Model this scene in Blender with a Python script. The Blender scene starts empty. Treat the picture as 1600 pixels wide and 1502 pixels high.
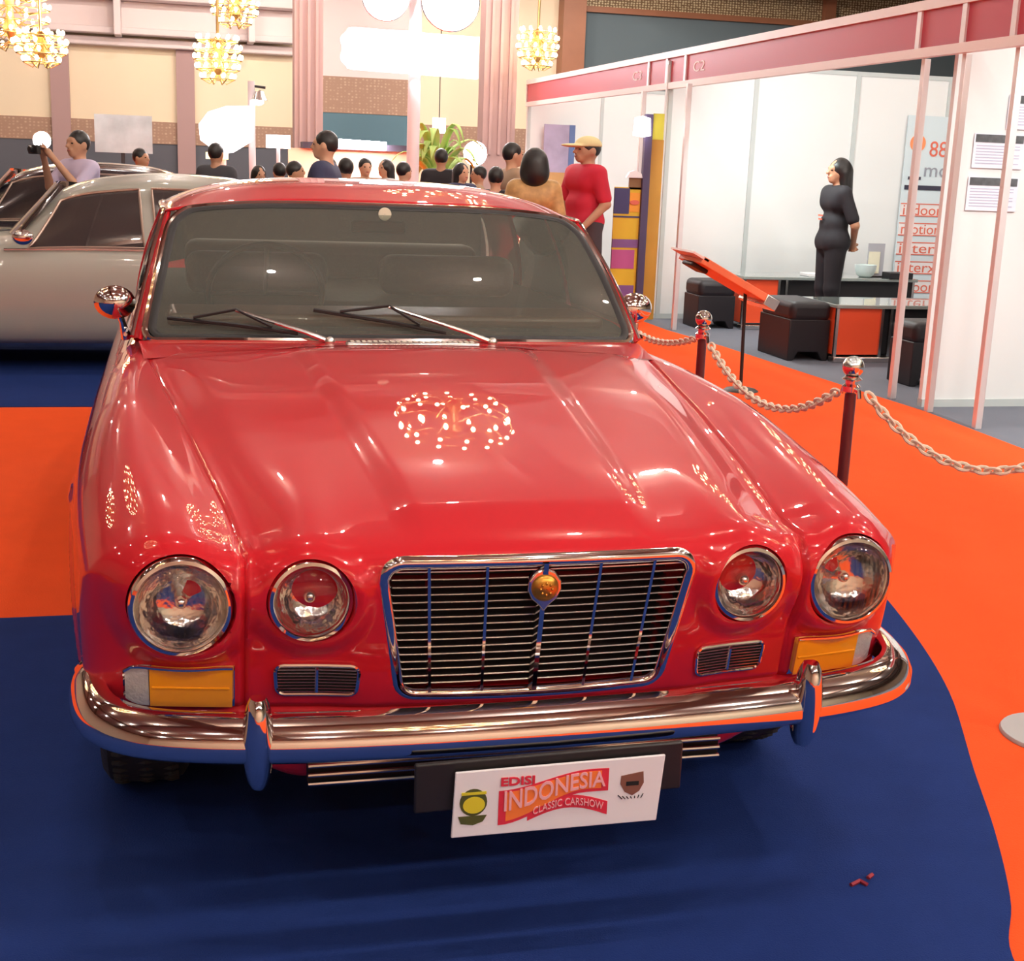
import bpy, bmesh, math, random
import numpy as np
from mathutils import Vector, Matrix
random.seed(7); rng = np.random.default_rng(7)
PI = math.pi
sc = bpy.context.scene
col = sc.collection

# ------------------------------------------------------------------ camera
CAM = np.array([-0.63923, -2.32174, 1.45860]); YAW, PIT, ROL, FPX = -0.245878, 0.232230, 0.038046, 2100.06
def _axes():
    cy, sy, cp, sp = math.cos(YAW), math.sin(YAW), math.cos(PIT), math.sin(PIT)
    f = np.array([-sy*cp, cy*cp, -sp]); r = np.array([cy, sy, 0.]); u = np.cross(r, f)
    cr, sr = math.cos(ROL), math.sin(ROL)
    return r*cr + u*sr, -r*sr + u*cr, f
_r, _u, _f = _axes()
cd = bpy.data.cameras.new('camera'); cam = bpy.data.objects.new('camera', cd); col.objects.link(cam)
cd.sensor_width = 36; cd.sensor_fit = 'HORIZONTAL'; cd.lens = FPX/1600*36; cd.clip_end = 300; cd.clip_start = .05
M = Matrix.Identity(4)
for i in range(3):
    M[i][0] = _r[i]; M[i][1] = _u[i]; M[i][2] = -_f[i]; M[i][3] = CAM[i]
cam.matrix_world = M
sc.camera = cam

# ------------------------------------------------------------------ world, exposure
w = bpy.data.worlds.new('world'); sc.world = w; w.use_nodes = True
bg = w.node_tree.nodes['Background']; bg.inputs[0].default_value = (1, .93, .84, 1); bg.inputs[1].default_value = .5
sc.view_settings.view_transform = 'Standard'; sc.view_settings.look = 'None'
sc.view_settings.exposure = 0.0; sc.view_settings.gamma = 1; sc.view_settings.use_curve_mapping = False
sc.cycles.use_denoising = True
sc.cycles.max_bounces = 8; sc.cycles.diffuse_bounces = 3; sc.cycles.glossy_bounces = 4
sc.cycles.sample_clamp_indirect = 6.0

# ------------------------------------------------------------------ lights of the hall: rows of ceiling downlights
def lamp(name, kind, loc, power, color=(1, .88, .72), size=.06, rot=None, **k):
    l = bpy.data.lights.new(name, kind); l.energy = power; l.color = color
    if kind == 'AREA':
        l.shape = 'RECTANGLE'; l.size = size[0]; l.size_y = size[1]
    else: l.shadow_soft_size = size
    for a, b in k.items(): setattr(l, a, b)
    o = bpy.data.objects.new(name, l); col.objects.link(o); o.location = loc
    if rot: o.rotation_euler = rot
    return o
CEIL = 6.3
for i in range(8):
    for j in range(10):
        x = -9.4 + i*2.7 + (j % 2)*.5; y = -9 + j*3.9; pw = (.36 if x < -2 else (.9 if x < 2.5 else 1.35))*(1.8 if y < -1 else (2.9 if y > 17 else 1))
        lamp('ceiling_downlight', 'POINT', (x, y, CEIL-.12), 88*pw, (1, .90, .79) if (i+j) % 3 else (1, .96, .93), .055)

# ------------------------------------------------------------------ materials
MATS = {}
def mat(name, color, rough=.6, metal=0., coat=0., emit=None, es=0., bump=None, var=None, spec=None, nosample=False, **kw):
    if name in MATS: return MATS[name]
    m = bpy.data.materials.new(name); m.use_nodes = True; MATS[name] = m
    nt = m.node_tree; b = nt.nodes['Principled BSDF']
    b.inputs['Base Color'].default_value = (*color, 1); b.inputs['Roughness'].default_value = rough
    b.inputs['Metallic'].default_value = metal
    if coat: b.inputs['Coat Weight'].default_value = coat; b.inputs['Coat Roughness'].default_value = .012
    if spec is not None: b.inputs['Specular IOR Level'].default_value = spec
    if emit: b.inputs['Emission Color'].default_value = (*emit, 1); b.inputs['Emission Strength'].default_value = es
    for k, v in kw.items(): b.inputs[k.replace('_', ' ')].default_value = v
    tc = nt.nodes.new('ShaderNodeTexCoord')
    if var:   # (scale, amount): gentle mottling of the surface's own colour
        n = nt.nodes.new('ShaderNodeTexNoise'); n.inputs['Scale'].default_value = var[0]; n.inputs['Detail'].default_value = 4
        mx = nt.nodes.new('ShaderNodeMix'); mx.data_type = 'RGBA'; mx.blend_type = 'MULTIPLY'
        mr = nt.nodes.new('ShaderNodeMapRange'); mr.inputs[3].default_value = 1-var[1]; mr.inputs[4].default_value = 1+var[1]
        nt.links.new(tc.outputs['Object'], n.inputs['Vector']); nt.links.new(n.outputs[0], mr.inputs[0])
        mx.inputs[0].default_value = 1; mx.inputs[6].default_value = (*color, 1); nt.links.new(mr.outputs[0], mx.inputs[7])
        nt.links.new(mx.outputs[2], b.inputs['Base Color'])
    if bump:  # (scale, strength)
        n = nt.nodes.new('ShaderNodeTexNoise'); n.inputs['Scale'].default_value = bump[0]; n.inputs['Detail'].default_value = 3
        bp = nt.nodes.new('ShaderNodeBump'); bp.inputs['Strength'].default_value = bump[1]; bp.inputs['Distance'].default_value = .01
        nt.links.new(tc.outputs['Object'], n.inputs['Vector']); nt.links.new(n.outputs[0], bp.inputs['Height'])
        nt.links.new(bp.outputs[0], b.inputs['Normal'])
    if nosample: m.cycles.emission_sampling = 'NONE'
    return m
def glass(name, tint, refl=(1, 1, 1), rough=.0, ior=1.5, haze=0., hcol=(.5, .5, .5)):
    if name in MATS: return MATS[name]
    m = bpy.data.materials.new(name); m.use_nodes = True; MATS[name] = m; nt = m.node_tree
    nt.nodes.remove(nt.nodes['Principled BSDF']); out = nt.nodes['Material Output']
    t = nt.nodes.new('ShaderNodeBsdfTransparent'); t.inputs[0].default_value = (*tint, 1)
    g = nt.nodes.new('ShaderNodeBsdfGlossy'); g.inputs[0].default_value = (*refl, 1); g.inputs['Roughness'].default_value = rough
    fr = nt.nodes.new('ShaderNodeFresnel'); fr.inputs[0].default_value = ior
    mx = nt.nodes.new('ShaderNodeMixShader'); nt.links.new(fr.outputs[0], mx.inputs[0])
    src = t.outputs[0]
    if haze:
        d = nt.nodes.new('ShaderNodeBsdfDiffuse'); d.inputs[0].default_value = (*hcol, 1)
        m2 = nt.nodes.new('ShaderNodeMixShader'); m2.inputs[0].default_value = haze
        nt.links.new(t.outputs[0], m2.inputs[1]); nt.links.new(d.outputs[0], m2.inputs[2]); src = m2.outputs[0]
    nt.links.new(src, mx.inputs[1]); nt.links.new(g.outputs[0], mx.inputs[2]); nt.links.new(mx.outputs[0], out.inputs[0])
    return m

RED = mat('red_paint', (.58, .011, .020), .45, coat=1.0, spec=.12)
CHROME = mat('chrome', (.86, .84, .82), .06, 1)
CHROME2 = mat('brushed_chrome', (.72, .69, .66), .22, 1)
BLACK = mat('black_plastic', (.012, .011, .012), .45)
RUBBER = mat('rubber', (.018, .017, .017), .7, bump=(60, .2))
DARK = mat('dark_void', (.008, .007, .007), .8)
WHITE = mat('white_panel', (.82, .84, .84), .5, var=(1.5, .02))
ALU = mat('aluminium_post', (.80, .74, .74), .35, .35)
GOLD = mat('gold', (.80, .50, .16), .25, 1)
BULB = mat('bulb_glow', (1, .8, .5), .4, emit=(1, .74, .40), es=26, nosample=True)
FLOODM = mat('flood_glow', (1, 1, 1), .4, emit=(1, .93, 1.0), es=48)

# ------------------------------------------------------------------ mesh helpers
class MB:
    def __init__(s): s.v = []; s.f = []; s.mi = []
    def add(s, verts, faces, mi=0):
        n = len(s.v); s.v.extend([tuple(map(float, p)) for p in verts]); s.f.extend([tuple(i+n for i in f) for f in faces]); s.mi.extend([mi]*len(faces)); return s
    def box(s, x0, x1, y0, y1, z0, z1, mi=0):
        v = [(x, y, z) for z in (z0, z1) for y in (y0, y1) for x in (x0, x1)]
        return s.add(v, [(0, 2, 3, 1), (4, 5, 7, 6), (0, 1, 5, 4), (2, 6, 7, 3), (0, 4, 6, 2), (1, 3, 7, 5)], mi)
    def grid(s, P, mi=0, closeu=False, closev=False, flip=False):
        P = np.asarray(P); n, m = P.shape[:2]; f = []
        for i in range(n if closeu else n-1):
            for j in range(m if closev else m-1):
                a, b, c, d = i*m+j, i*m+(j+1) % m, ((i+1) % n)*m+(j+1) % m, ((i+1) % n)*m+j
                f.append((a, b, c, d) if not flip else (d, c, b, a))
        return s.add(P.reshape(-1, 3), f, mi)
    def tube(s, path, r, n=8, closed=False, mi=0, cap=True, up=(0, 0, 1)):
        path = [np.array(p, float) for p in path]; N = len(path); rs = r if hasattr(r, '__len__') else [r]*N
        rows = []; up = np.array(up, float); prev = None
        for i, p in enumerate(path):
            a = path[(i-1) % N] if (closed or i > 0) else p; b = path[(i+1) % N] if (closed or i < N-1) else p
            t = b-a; t /= (np.linalg.norm(t)+1e-12)
            e = prev if prev is not None else (up if abs(t@up) < .95 else np.array([1., 0, 0]))
            e = e - t*(e@t); e /= np.linalg.norm(e); prev = e; g = np.cross(t, e)
            rows.append([p+rs[i]*(math.cos(k*2*PI/n)*e+math.sin(k*2*PI/n)*g) for k in range(n)])
        base = len(s.v); s.grid(np.array(rows), mi, closeu=closed, closev=True, flip=True)
        if cap and not closed:
            s.f.append(tuple(base+k for k in range(n))); s.mi.append(mi)
            s.f.append(tuple(base+(N-1)*n+k for k in reversed(range(n)))); s.mi.append(mi)
        return s
    def sweep(s, path, prof, closed=False, mi=0, up=(0, 0, 1), cap=True):
        """prof: list of (n, u): n along the outward normal (t x up), u along up"""
        path = [np.array(p, float) for p in path]; N = len(path); rows = []; up = np.array(up, float)
        for i, p in enumerate(path):
            a = path[(i-1) % N] if (closed or i > 0) else p; b = path[(i+1) % N] if (closed or i < N-1) else p
            t = b-a; t /= np.linalg.norm(t); nn = np.cross(t, up); nn /= np.linalg.norm(nn); uu = np.cross(nn, t)
            pr = prof(i/(N-1)) if callable(prof) else prof
            rows.append([p+nn*q[0]+uu*q[1] for q in pr])
        m = len(rows[0]); base = len(s.v); s.grid(np.array(rows), mi, closeu=closed, closev=True)
        if cap and not closed:
            s.f.append(tuple(base+k for k in reversed(range(m)))); s.mi.append(mi)
            s.f.append(tuple(base+(N-1)*m+k for k in range(m))); s.mi.append(mi)
        return s
    def lathe(s, prof, c=(0, 0, 0), axis='z', n=32, mi=0):
        rows = []
        for r, h in prof:
            ring = []
            for k in range(n):
                a = 2*PI*k/n; p = (r*math.cos(a), r*math.sin(a), h)
                if axis == 'y': p = (p[0], h, p[1])
                if axis == 'x': p = (h, p[0], p[1])
                ring.append((c[0]+p[0], c[1]+p[1], c[2]+p[2]))
            rows.append(ring)
        return s.grid(np.array(rows), mi, closev=True, flip=(axis != 'y'))
    def ball(s, c, r, n=12, m=8, mi=0, sx=1, sy=1, sz=1):
        rows = [[(c[0]+sx*r*math.sin(PI*i/m)*math.cos(2*PI*k/n), c[1]+sy*r*math.sin(PI*i/m)*math.sin(2*PI*k/n), c[2]+sz*r*math.cos(PI*i/m)) for k in range(n)] for i in range(m+1)]
        return s.grid(np.array(rows), mi, closev=True)
    def poly(s, pts, mi=0): return s.add(pts, [tuple(range(len(pts)))], mi)
    def prism(s, pts, ax, a, b, mi=0):
        """extrude a 2-D outline along axis ax from a to b"""
        def mk(p, h): return {'y': (p[0], h, p[1]), 'z': (p[0], p[1], h), 'x': (h, p[0], p[1])}[ax]
        n = len(pts); v = [mk(p, a) for p in pts]+[mk(p, b) for p in pts]
        return s.add(v, [tuple(range(n)), tuple(reversed(range(n, 2*n)))]+[(i, i+n, (i+1) % n+n, (i+1) % n) for i in range(n)], mi)
def wloc(p):
    v = Vector((0, 0, 0))
    while p is not None: v += p.location; p = p.parent
    return v
def build(name, mb, m, parent=None, smooth=40, bevel=0, label=None, weld=False, subsurf=0, solid=0):
    me = bpy.data.meshes.new(name); off = wloc(parent) if parent else Vector((0, 0, 0))
    me.from_pydata([(a-off.x, b-off.y, c-off.z) for a, b, c in mb.v], [], mb.f)
    ms = m if isinstance(m, (list, tuple)) else [m]
    for q in ms: me.materials.append(q)
    if len(ms) > 1: me.polygons.foreach_set('material_index', mb.mi)
    bm = bmesh.new(); bm.from_mesh(me)
    if weld: bmesh.ops.remove_doubles(bm, verts=bm.verts, dist=weld if weld is not True else 1e-5)
    bmesh.ops.recalc_face_normals(bm, faces=bm.faces); bm.to_mesh(me); bm.free()
    if smooth:
        me.polygons.foreach_set('use_smooth', [True]*len(me.polygons)); me.set_sharp_from_angle(angle=math.radians(smooth))
    me.update()
    o = bpy.data.objects.new(name, me); col.objects.link(o); o.parent = parent
    if solid: q = o.modifiers.new('solid', 'SOLIDIFY'); q.thickness = solid; q.offset = 0
    if bevel: q = o.modifiers.new('bevel', 'BEVEL'); q.width = bevel; q.segments = 3; q.limit_method = 'ANGLE'
    if subsurf: q = o.modifiers.new('sub', 'SUBSURF'); q.levels = subsurf; q.render_levels = subsurf
    if label: o['label'] = label
    return o
def thing(name, label, cat, loc=(0, 0, 0), group=None):
    o = bpy.data.objects.new(name, None); col.objects.link(o); o.location = loc; o.empty_display_size = .1
    o['label'] = label; o['category'] = cat
    if group: o['group'] = group
    return o
def tag(o, label, cat, group=None, kind=None):
    if kind: o['kind'] = kind
    else: o['label'] = label; o['category'] = cat
    if kind == 'stuff': o['label'] = label; o['category'] = cat
    if group: o['group'] = group
    return o
def struct(name, mb, m, **k):
    o = build(name, mb, m, **k); o['kind'] = 'structure'; return o
def kids(o): return [c for c in bpy.data.objects if c.parent is o]
def dup(o, loc=None, label=None, rz=None):
    def cp(q, par):
        c = q.copy(); col.objects.link(c); c.parent = par
        for k in kids(q): cp(k, c)
        return c
    r = cp(o, None)
    if loc is not None: r.location = loc
    if rz is not None: r.rotation_euler = (0, 0, rz)
    if label: r['label'] = label
    return r
def sp(x, xs, ys):
    """monotone cubic interpolation"""
    xs = np.array(xs, float); ys = np.array(ys, float); h = np.diff(xs); d = np.diff(ys)/h
    m = np.zeros_like(ys); m[1:-1] = np.where(d[:-1]*d[1:] > 0, 2*d[:-1]*d[1:]/(d[:-1]+d[1:]+1e-15), 0); m[0] = d[0]; m[-1] = d[-1]
    x = np.clip(np.asarray(x, float), xs[0], xs[-1]); i = np.clip(np.searchsorted(xs, x)-1, 0, len(h)-1); t = (x-xs[i])/h[i]
    return (1+2*t)*(1-t)**2*ys[i]+t*(1-t)**2*h[i]*m[i]+t*t*(3-2*t)*ys[i+1]+t*t*(t-1)*h[i]*m[i+1]
def sst(e0, e1, x):
    t = np.clip((x-e0)/(e1-e0), 0, 1); return t*t*(3-2*t)
def text_mesh(s, size, font_extrude=.001, shear=0, bold=.0):
    c = bpy.data.curves.new('txt', 'FONT'); c.body = s; c.size = size; c.extrude = font_extrude; c.align_x = 'CENTER'; c.align_y = 'CENTER'; c.shear = shear; c.offset = bold
    c.resolution_u = 3
    o = bpy.data.objects.new('txt', c); col.objects.link(o); dg = bpy.context.evaluated_depsgraph_get(); dg.update()
    me = bpy.data.meshes.new_from_object(o.evaluated_get(dg)); bpy.data.objects.remove(o)
    v = np.array([tuple(q.co) for q in me.vertices]).reshape(-1, 3); f = [tuple(p.vertices) for p in me.polygons]; bpy.data.meshes.remove(me)
    return v, f
def text_mb(mb, s, size, c, mi=0, w=None, warp=None, plane='y', **k):
    """lettering standing on a vertical surface facing -y, centred at c; w = fitted width"""
    v, f = text_mesh(s, size, **k)
    if not len(v): return mb
    v = v.copy(); v[:, 0] -= (v[:, 0].max()+v[:, 0].min())/2; v[:, 1] -= (v[:, 1].max()+v[:, 1].min())/2
    if w: v[:, 0] *= w/(v[:, 0].max()-v[:, 0].min())
    if warp: v = warp(v)
    P = np.stack([c[0]+v[:, 0], c[1]-v[:, 2], c[2]+v[:, 1]], 1)
    if plane == 'x': P = np.stack([c[0]-v[:, 2], c[1]-v[:, 0], c[2]+v[:, 1]], 1)
    return mb.add(P, f, mi)
# ------------------------------------------------------------------ setting: floor, carpets, hall
GREY = mat('grey_floor', (.16, .17, .21), .85, bump=(180, .25), var=(3, .08))
BLUEC = mat('blue_carpet', (.013, .034, .16), .95, bump=(260, .35), var=(9, .12), spec=.1)
ORC = mat('orange_carpet', (.93, .105, .022), .95, bump=(240, .3), var=(6, .06), spec=.1)
struct('floor', MB().box(-14, 26, -12, 34, -.1, 0), GREY, smooth=0)
mb = MB(); pts = [(-13, -11), (3.9, -11), (3.92, 4.0), (3.98, 5.3), (3.93, 6.1), (3.87, 7.4), (3.83, 8.3), (3.72, 9.4), (3.75, 20), (-13, 20)]
mb.prism(pts, 'z', 0.0, .006)
struct('floor_orange_carpet', mb, ORC, smooth=0)
cur = [(-13, 1.93), (1.80, 1.93), (1.76, 1.75), (1.64, 1.31), (1.51, .93), (1.28, .43), (1.14, .12), (1.0, -.15), (.89, -.32), (.82, -.6), (.78, -1.0), (.70, -1.6), (.4, -3), (-.2, -5), (-13, -5)]
# smooth the curved edge
ce = cur[1:13]; t = np.linspace(0, len(ce)-1, 70); cx = sp(t, range(len(ce)), [p[0] for p in ce]); cy_ = sp(t, range(len(ce)), [p[1] for p in ce])
pts = [cur[0]]+list(zip(cx, cy_))+cur[13:]
struct('floor_blue_carpet_front', MB().prism(pts, 'z', .006, .011), BLUEC, smooth=0)
struct('floor_blue_carpet_rear', MB().prism([(-13, 5.69), (1.6, 5.6), (1.9, 7), (1.9, 12), (-13, 12)], 'z', .006, .011), BLUEC, smooth=0)

CREAM = mat('cream_wall', (.86, .70, .50), .7, var=(.6, .03))
PINK = mat('pale_pink_plaster', (.80, .66, .64), .7)
MAUVE = mat('mauve_column', (.42, .26, .25), .6)
BROWN = mat('brown_wood', (.36, .14, .07), .5, var=(2, .15))
TEAL = mat('teal_wall', (.10, .19, .24), .7)
GREYB = mat('grey_blue_wall', (.13, .17, .19), .75)
DKB = mat('dark_dado', (.10, .10, .12), .7)
def pattern(name, c1, c2, scale, rough=.6):
    m = mat(name, c1, rough); nt = m.node_tree; b = nt.nodes['Principled BSDF']
    tc = nt.nodes.new('ShaderNodeTexCoord'); mp = nt.nodes.new('ShaderNodeMapping'); v = nt.nodes.new('ShaderNodeTexVoronoi')
    mp.inputs['Scale'].default_value = (scale, scale, scale*1.3); v.feature = 'F1'; v.inputs['Randomness'].default_value = .25
    cr = nt.nodes.new('ShaderNodeValToRGB'); cr.color_ramp.elements[0].color = (*c2, 1); cr.color_ramp.elements[1].color = (*c1, 1)
    cr.color_ramp.elements[0].position = .25; cr.color_ramp.elements[1].position = .45
    nt.links.new(tc.outputs['Object'], mp.inputs[0]); nt.links.new(mp.outputs[0], v.inputs[0]); nt.links.new(v.outputs[0], cr.inputs[0]); nt.links.new(cr.outputs[0], b.inputs['Base Color'])
    return m
BATIK = pattern('carved_band', (.38, .22, .15), (.55, .38, .26), 2.2)
LATT = pattern('carved_lattice', (.20, .11, .05), (.75, .62, .38), 2.6)
Y = 32.0
mb = MB(); mb.box(-14, 2.2, Y, Y+.3, 2.09, CEIL); mb.box(5, 8.8, Y, Y+.3, 0, CEIL); struct('wall_back', mb, CREAM, smooth=0)
mb = MB(); mb.box(-14, 2.2, Y-.05, Y+.3, 1.58, 2.09); mb.box(5.0, 8.8, Y-.05, Y, 1.58, 2.3); struct('trim_1', mb, BATIK, smooth=0)
mb = MB(); mb.box(-14, 2.2, Y-.02, Y+.3, 0, 1.58); struct('wall_back_dado', mb, DKB, smooth=0)
for i, x in enumerate((-9.18, -6.34, -3.49, -.64)):
    struct('trim_%d' % (i+2), MB().box(x, x+.42, Y-.14, Y, .9, 3.76), MAUVE, smooth=0)
mb = MB(); mb.box(-14, 2.2, Y-.35, Y, 3.76, 3.95); mb.box(-14, 2.2, Y-.75, Y-.3, 4.0, 4.15); mb.box(-14, 2.2, Y-.45, Y, 4.12, 4.75); mb.box(-14, 2.2, Y-1.0, Y, 4.75, 5.0)
for x in (-8.5, -5.3, -2.0, 1.0): mb.box(x, x+.16, Y-1.1, Y, 3.95, 4.75)
struct('trim_6', mb, PINK, smooth=0, bevel=.03)
mb = MB(); mb.box(2.2, 5, Y, Y+.3, 3.35, CEIL); struct('wall_back_centre', mb, PINK, smooth=0)
mb = MB(); mb.box(2.2, 5, Y-.02, Y+.3, 2.49, 3.35); struct('trim_7', mb, BATIK, smooth=0)
mb = MB(); mb.box(2.2, 5, Y, Y+.3, 0, 2.49); struct('wall_back_teal', mb, TEAL, smooth=0)
for k, (x0, x1) in enumerate(((1.58, 2.13), (5.33, 6.0))):
    mb = MB(); mb.box(x0, x1, 25, 25.5, 0, CEIL)
    for q in (.22, .5, .78): mb.box(x0+(x1-x0)*q-.03, x0+(x1-x0)*q+.03, 24.94, 25, 1.6, CEIL)
    struct('column_%d' % (k+1), mb, MAUVE, smooth=0)
mb = MB(); mb.box(8.72, 9.3, Y-.5, Y+.3, 0, CEIL); struct('column_3', mb, BROWN, smooth=0)
mb = MB(); mb.box(9.3, 26, Y, Y+.3, 0, 5.22); struct('wall_back_right', mb, GREYB, smooth=0)
mb = MB(); mb.box(9.3, 26, Y-.15, Y+.3, 5.22, 5.36); mb.box(15.9, 16.2, Y-.2, Y+.3, 5.2, CEIL); struct('trim_8', mb, BROWN, smooth=0)
struct('trim_9', MB().box(9.3, 26, Y, Y+.3, 5.36, CEIL), LATT, smooth=0)
# walls around and behind the camera (seen only as reflections in the paint)
WARMW = mat('warm_side_wall', (.42, .30, .22), .8)
struct('wall_front', MB().box(-14, 26, -12.3, -12, 0, CEIL), CREAM, smooth=0)
struct('wall_left', MB().box(-14.3, -14, -12, 34, 0, CEIL), WARMW, smooth=0)
struct('wall_right', MB().box(26, 26.3, -12, 34, 0, CEIL), WARMW, smooth=0)
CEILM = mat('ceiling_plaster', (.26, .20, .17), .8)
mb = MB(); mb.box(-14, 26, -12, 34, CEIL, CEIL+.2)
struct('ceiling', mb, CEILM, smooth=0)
mb = MB()
for x in np.arange(-13.5, 26, 5.4): mb.box(x, x+.7, -12, 32, CEIL-.35, CEIL-.002)
for y in np.arange(-10, 32, 7.8): mb.box(-14, 26, y, y+.7, CEIL-.34, CEIL-.001)
struct('ceiling_beams', mb, mat('beam_brown', (.12, .06, .04), .6), smooth=0)
# ------------------------------------------------------------------ red saloon: body as one implicit surface
RO, RI = .0955, .0795
OUT = (.649, .671); INN = (.422, .680)
def zc(y): return sp(y, [-.1, -.04, .0, .05, .2, .6, 1.0, 1.5, 2.2, 3.2, 4.2, 4.8], [.742, .752, .772, .788, .818, .868, .908, .936, .94, .935, .90, .84])
def seam(y): return sp(y, [0, .08, .5, 1.0, 1.5, 1.7], [.540, .545, .60, .665, .728, .75])
def T(a, y):
    s = seam(y); z = zc(y)-.034*(a/.8)**2
    bw = .205+.07*np.clip(y, 0, 1.5)
    z = z+.014*(1-sst(bw-.012, bw+.055, a))*sst(-.02, .14, y)*(1-sst(1.3, 1.55, y))
    z = z-.022*np.exp(-((a-s+.01)/.065)**2)*sst(.0, .12, y)*(1-.6*sst(1.1, 1.6, y))
    z = z+.014*np.exp(-((a-s-.13)/.07)**2)*(1-.5*sst(.8, 1.6, y))
    z = z+.016*np.exp(-((a-INN[0])/.062)**2)*np.exp(-np.clip(y, 0, 9)/.22)
    z = z+.010*np.exp(-((a-OUT[0])/.075)**2)*np.exp(-np.clip(y, 0, 9)/.25)
    z = z-.006*np.exp(-((a-s)/.0045)**2)*(1-sst(1.45, 1.5, y))
    return z
def F(a, z):
    f = -.042+.062*(a/.65)**2+.20*np.clip(.745-z, 0, 1)
    ro = np.hypot(a-OUT[0], z-OUT[1]); ri = np.hypot(a-INN[0], z-INN[1])
    f = f-.030*(1-sst(.098, .150, ro)); f = f-.020*(1-sst(.084, .125, ri))
    f = f+.055*(1-sst(RO-.0042, RO-.0008, ro))+.05*(1-sst(RI-.0042, RI-.0008, ri))
    gw = .293-.10*(.748-z); q = np.hypot(np.clip(a-gw+.035, 0, 1), np.clip(np.abs(z-.615)-.137+.035, 0, 1))-.035; f = f+.09*(1-sst(-.012, .0, q))     # grille mouth
    f = f+.012*np.exp(-((a-seam(0*a))/.004)**2)*sst(.44, .46, z)
    f = f-.01*(1-sst(.0, .05, np.abs(z-.55)-.20))*(1-sst(.30, .42, a))
    f = f+.01*np.exp(-((z-.452)/.006)**2)
    f = f+np.clip(.44-z, 0, 1)*.25
    return f
def W(y, z):
    w = .886-.080*np.clip((.95-y)/.95, 0, 2)**2-.10*np.clip((y-3.3)/1.5, 0, 2)**2
    w = w-.55*np.clip(z-.62, 0, 1)**2-.32*np.clip(.6-z, 0, 1)**2
    w = w+.006*np.exp(-((z-.70)/.012)**2)*sst(.3, .7, y)
    for yc in (.80, 3.565):
        r = np.hypot(y-yc, z-.33); w = w-.115*(1-sst(.345, .362, r))+.008*np.exp(-((r-.375)/.02)**2)
    return w
def rint(d, r):
    q = np.stack(d)+r; return np.sqrt((np.clip(q, 0, None)**2).sum(0))-r+np.minimum(q.max(0), 0)
def bf(x, y, z):
    a = np.sqrt(x*x+1e-6)
    g = rint([z-T(a, y), F(a, z)-y], .045+.02*sst(.3, .6, a))
    g = rint([g, y-(4.78-.5*np.clip(z-.75, 0, 1)-.12*(a/.8)**2)], .08)
    g = rint([g, a-W(y, z)], .105+0*y)
    zb = .262-.03*sst(.3, .8, y)+.075*sst(.42, .60, a)*(1-sst(.5, .9, y))
    return rint([g, zb-z], .035)
def solve(o, d, tmax=1.0, n=70):
    ts = np.linspace(0, tmax, n); lo = np.zeros(len(o)); hi = np.full(len(o), tmax); done = np.zeros(len(o), bool)
    for i in range(1, n):
        idx = ~done
        if not idx.any(): break
        p = o[idx]+d[idx]*ts[i]; v = bf(p[:, 0], p[:, 1], p[:, 2]) > 0
        ii = np.where(idx)[0][v]; lo[ii] = ts[i-1]; hi[ii] = ts[i]; done[ii] = True
    for _ in range(18):
        m = (lo+hi)/2; p = o+d*m[:, None]; v = bf(p[:, 0], p[:, 1], p[:, 2]) > 0
        hi = np.where(v, m, hi); lo = np.where(v, lo, m)
    return o+d*((lo+hi)/2)[:, None]
def ysurf(a, z):
    a = np.atleast_1d(np.asarray(a, float)); z = np.atleast_1d(np.asarray(z, float)); a, z = np.broadcast_arrays(a, z)
    o = np.stack([a.ravel(), 0*a.ravel()+.3, z.ravel()], 1); d = np.tile([0, -1., 0], (len(o), 1))
    return solve(o, d, .6, 60)[:, 1].reshape(a.shape)
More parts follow.
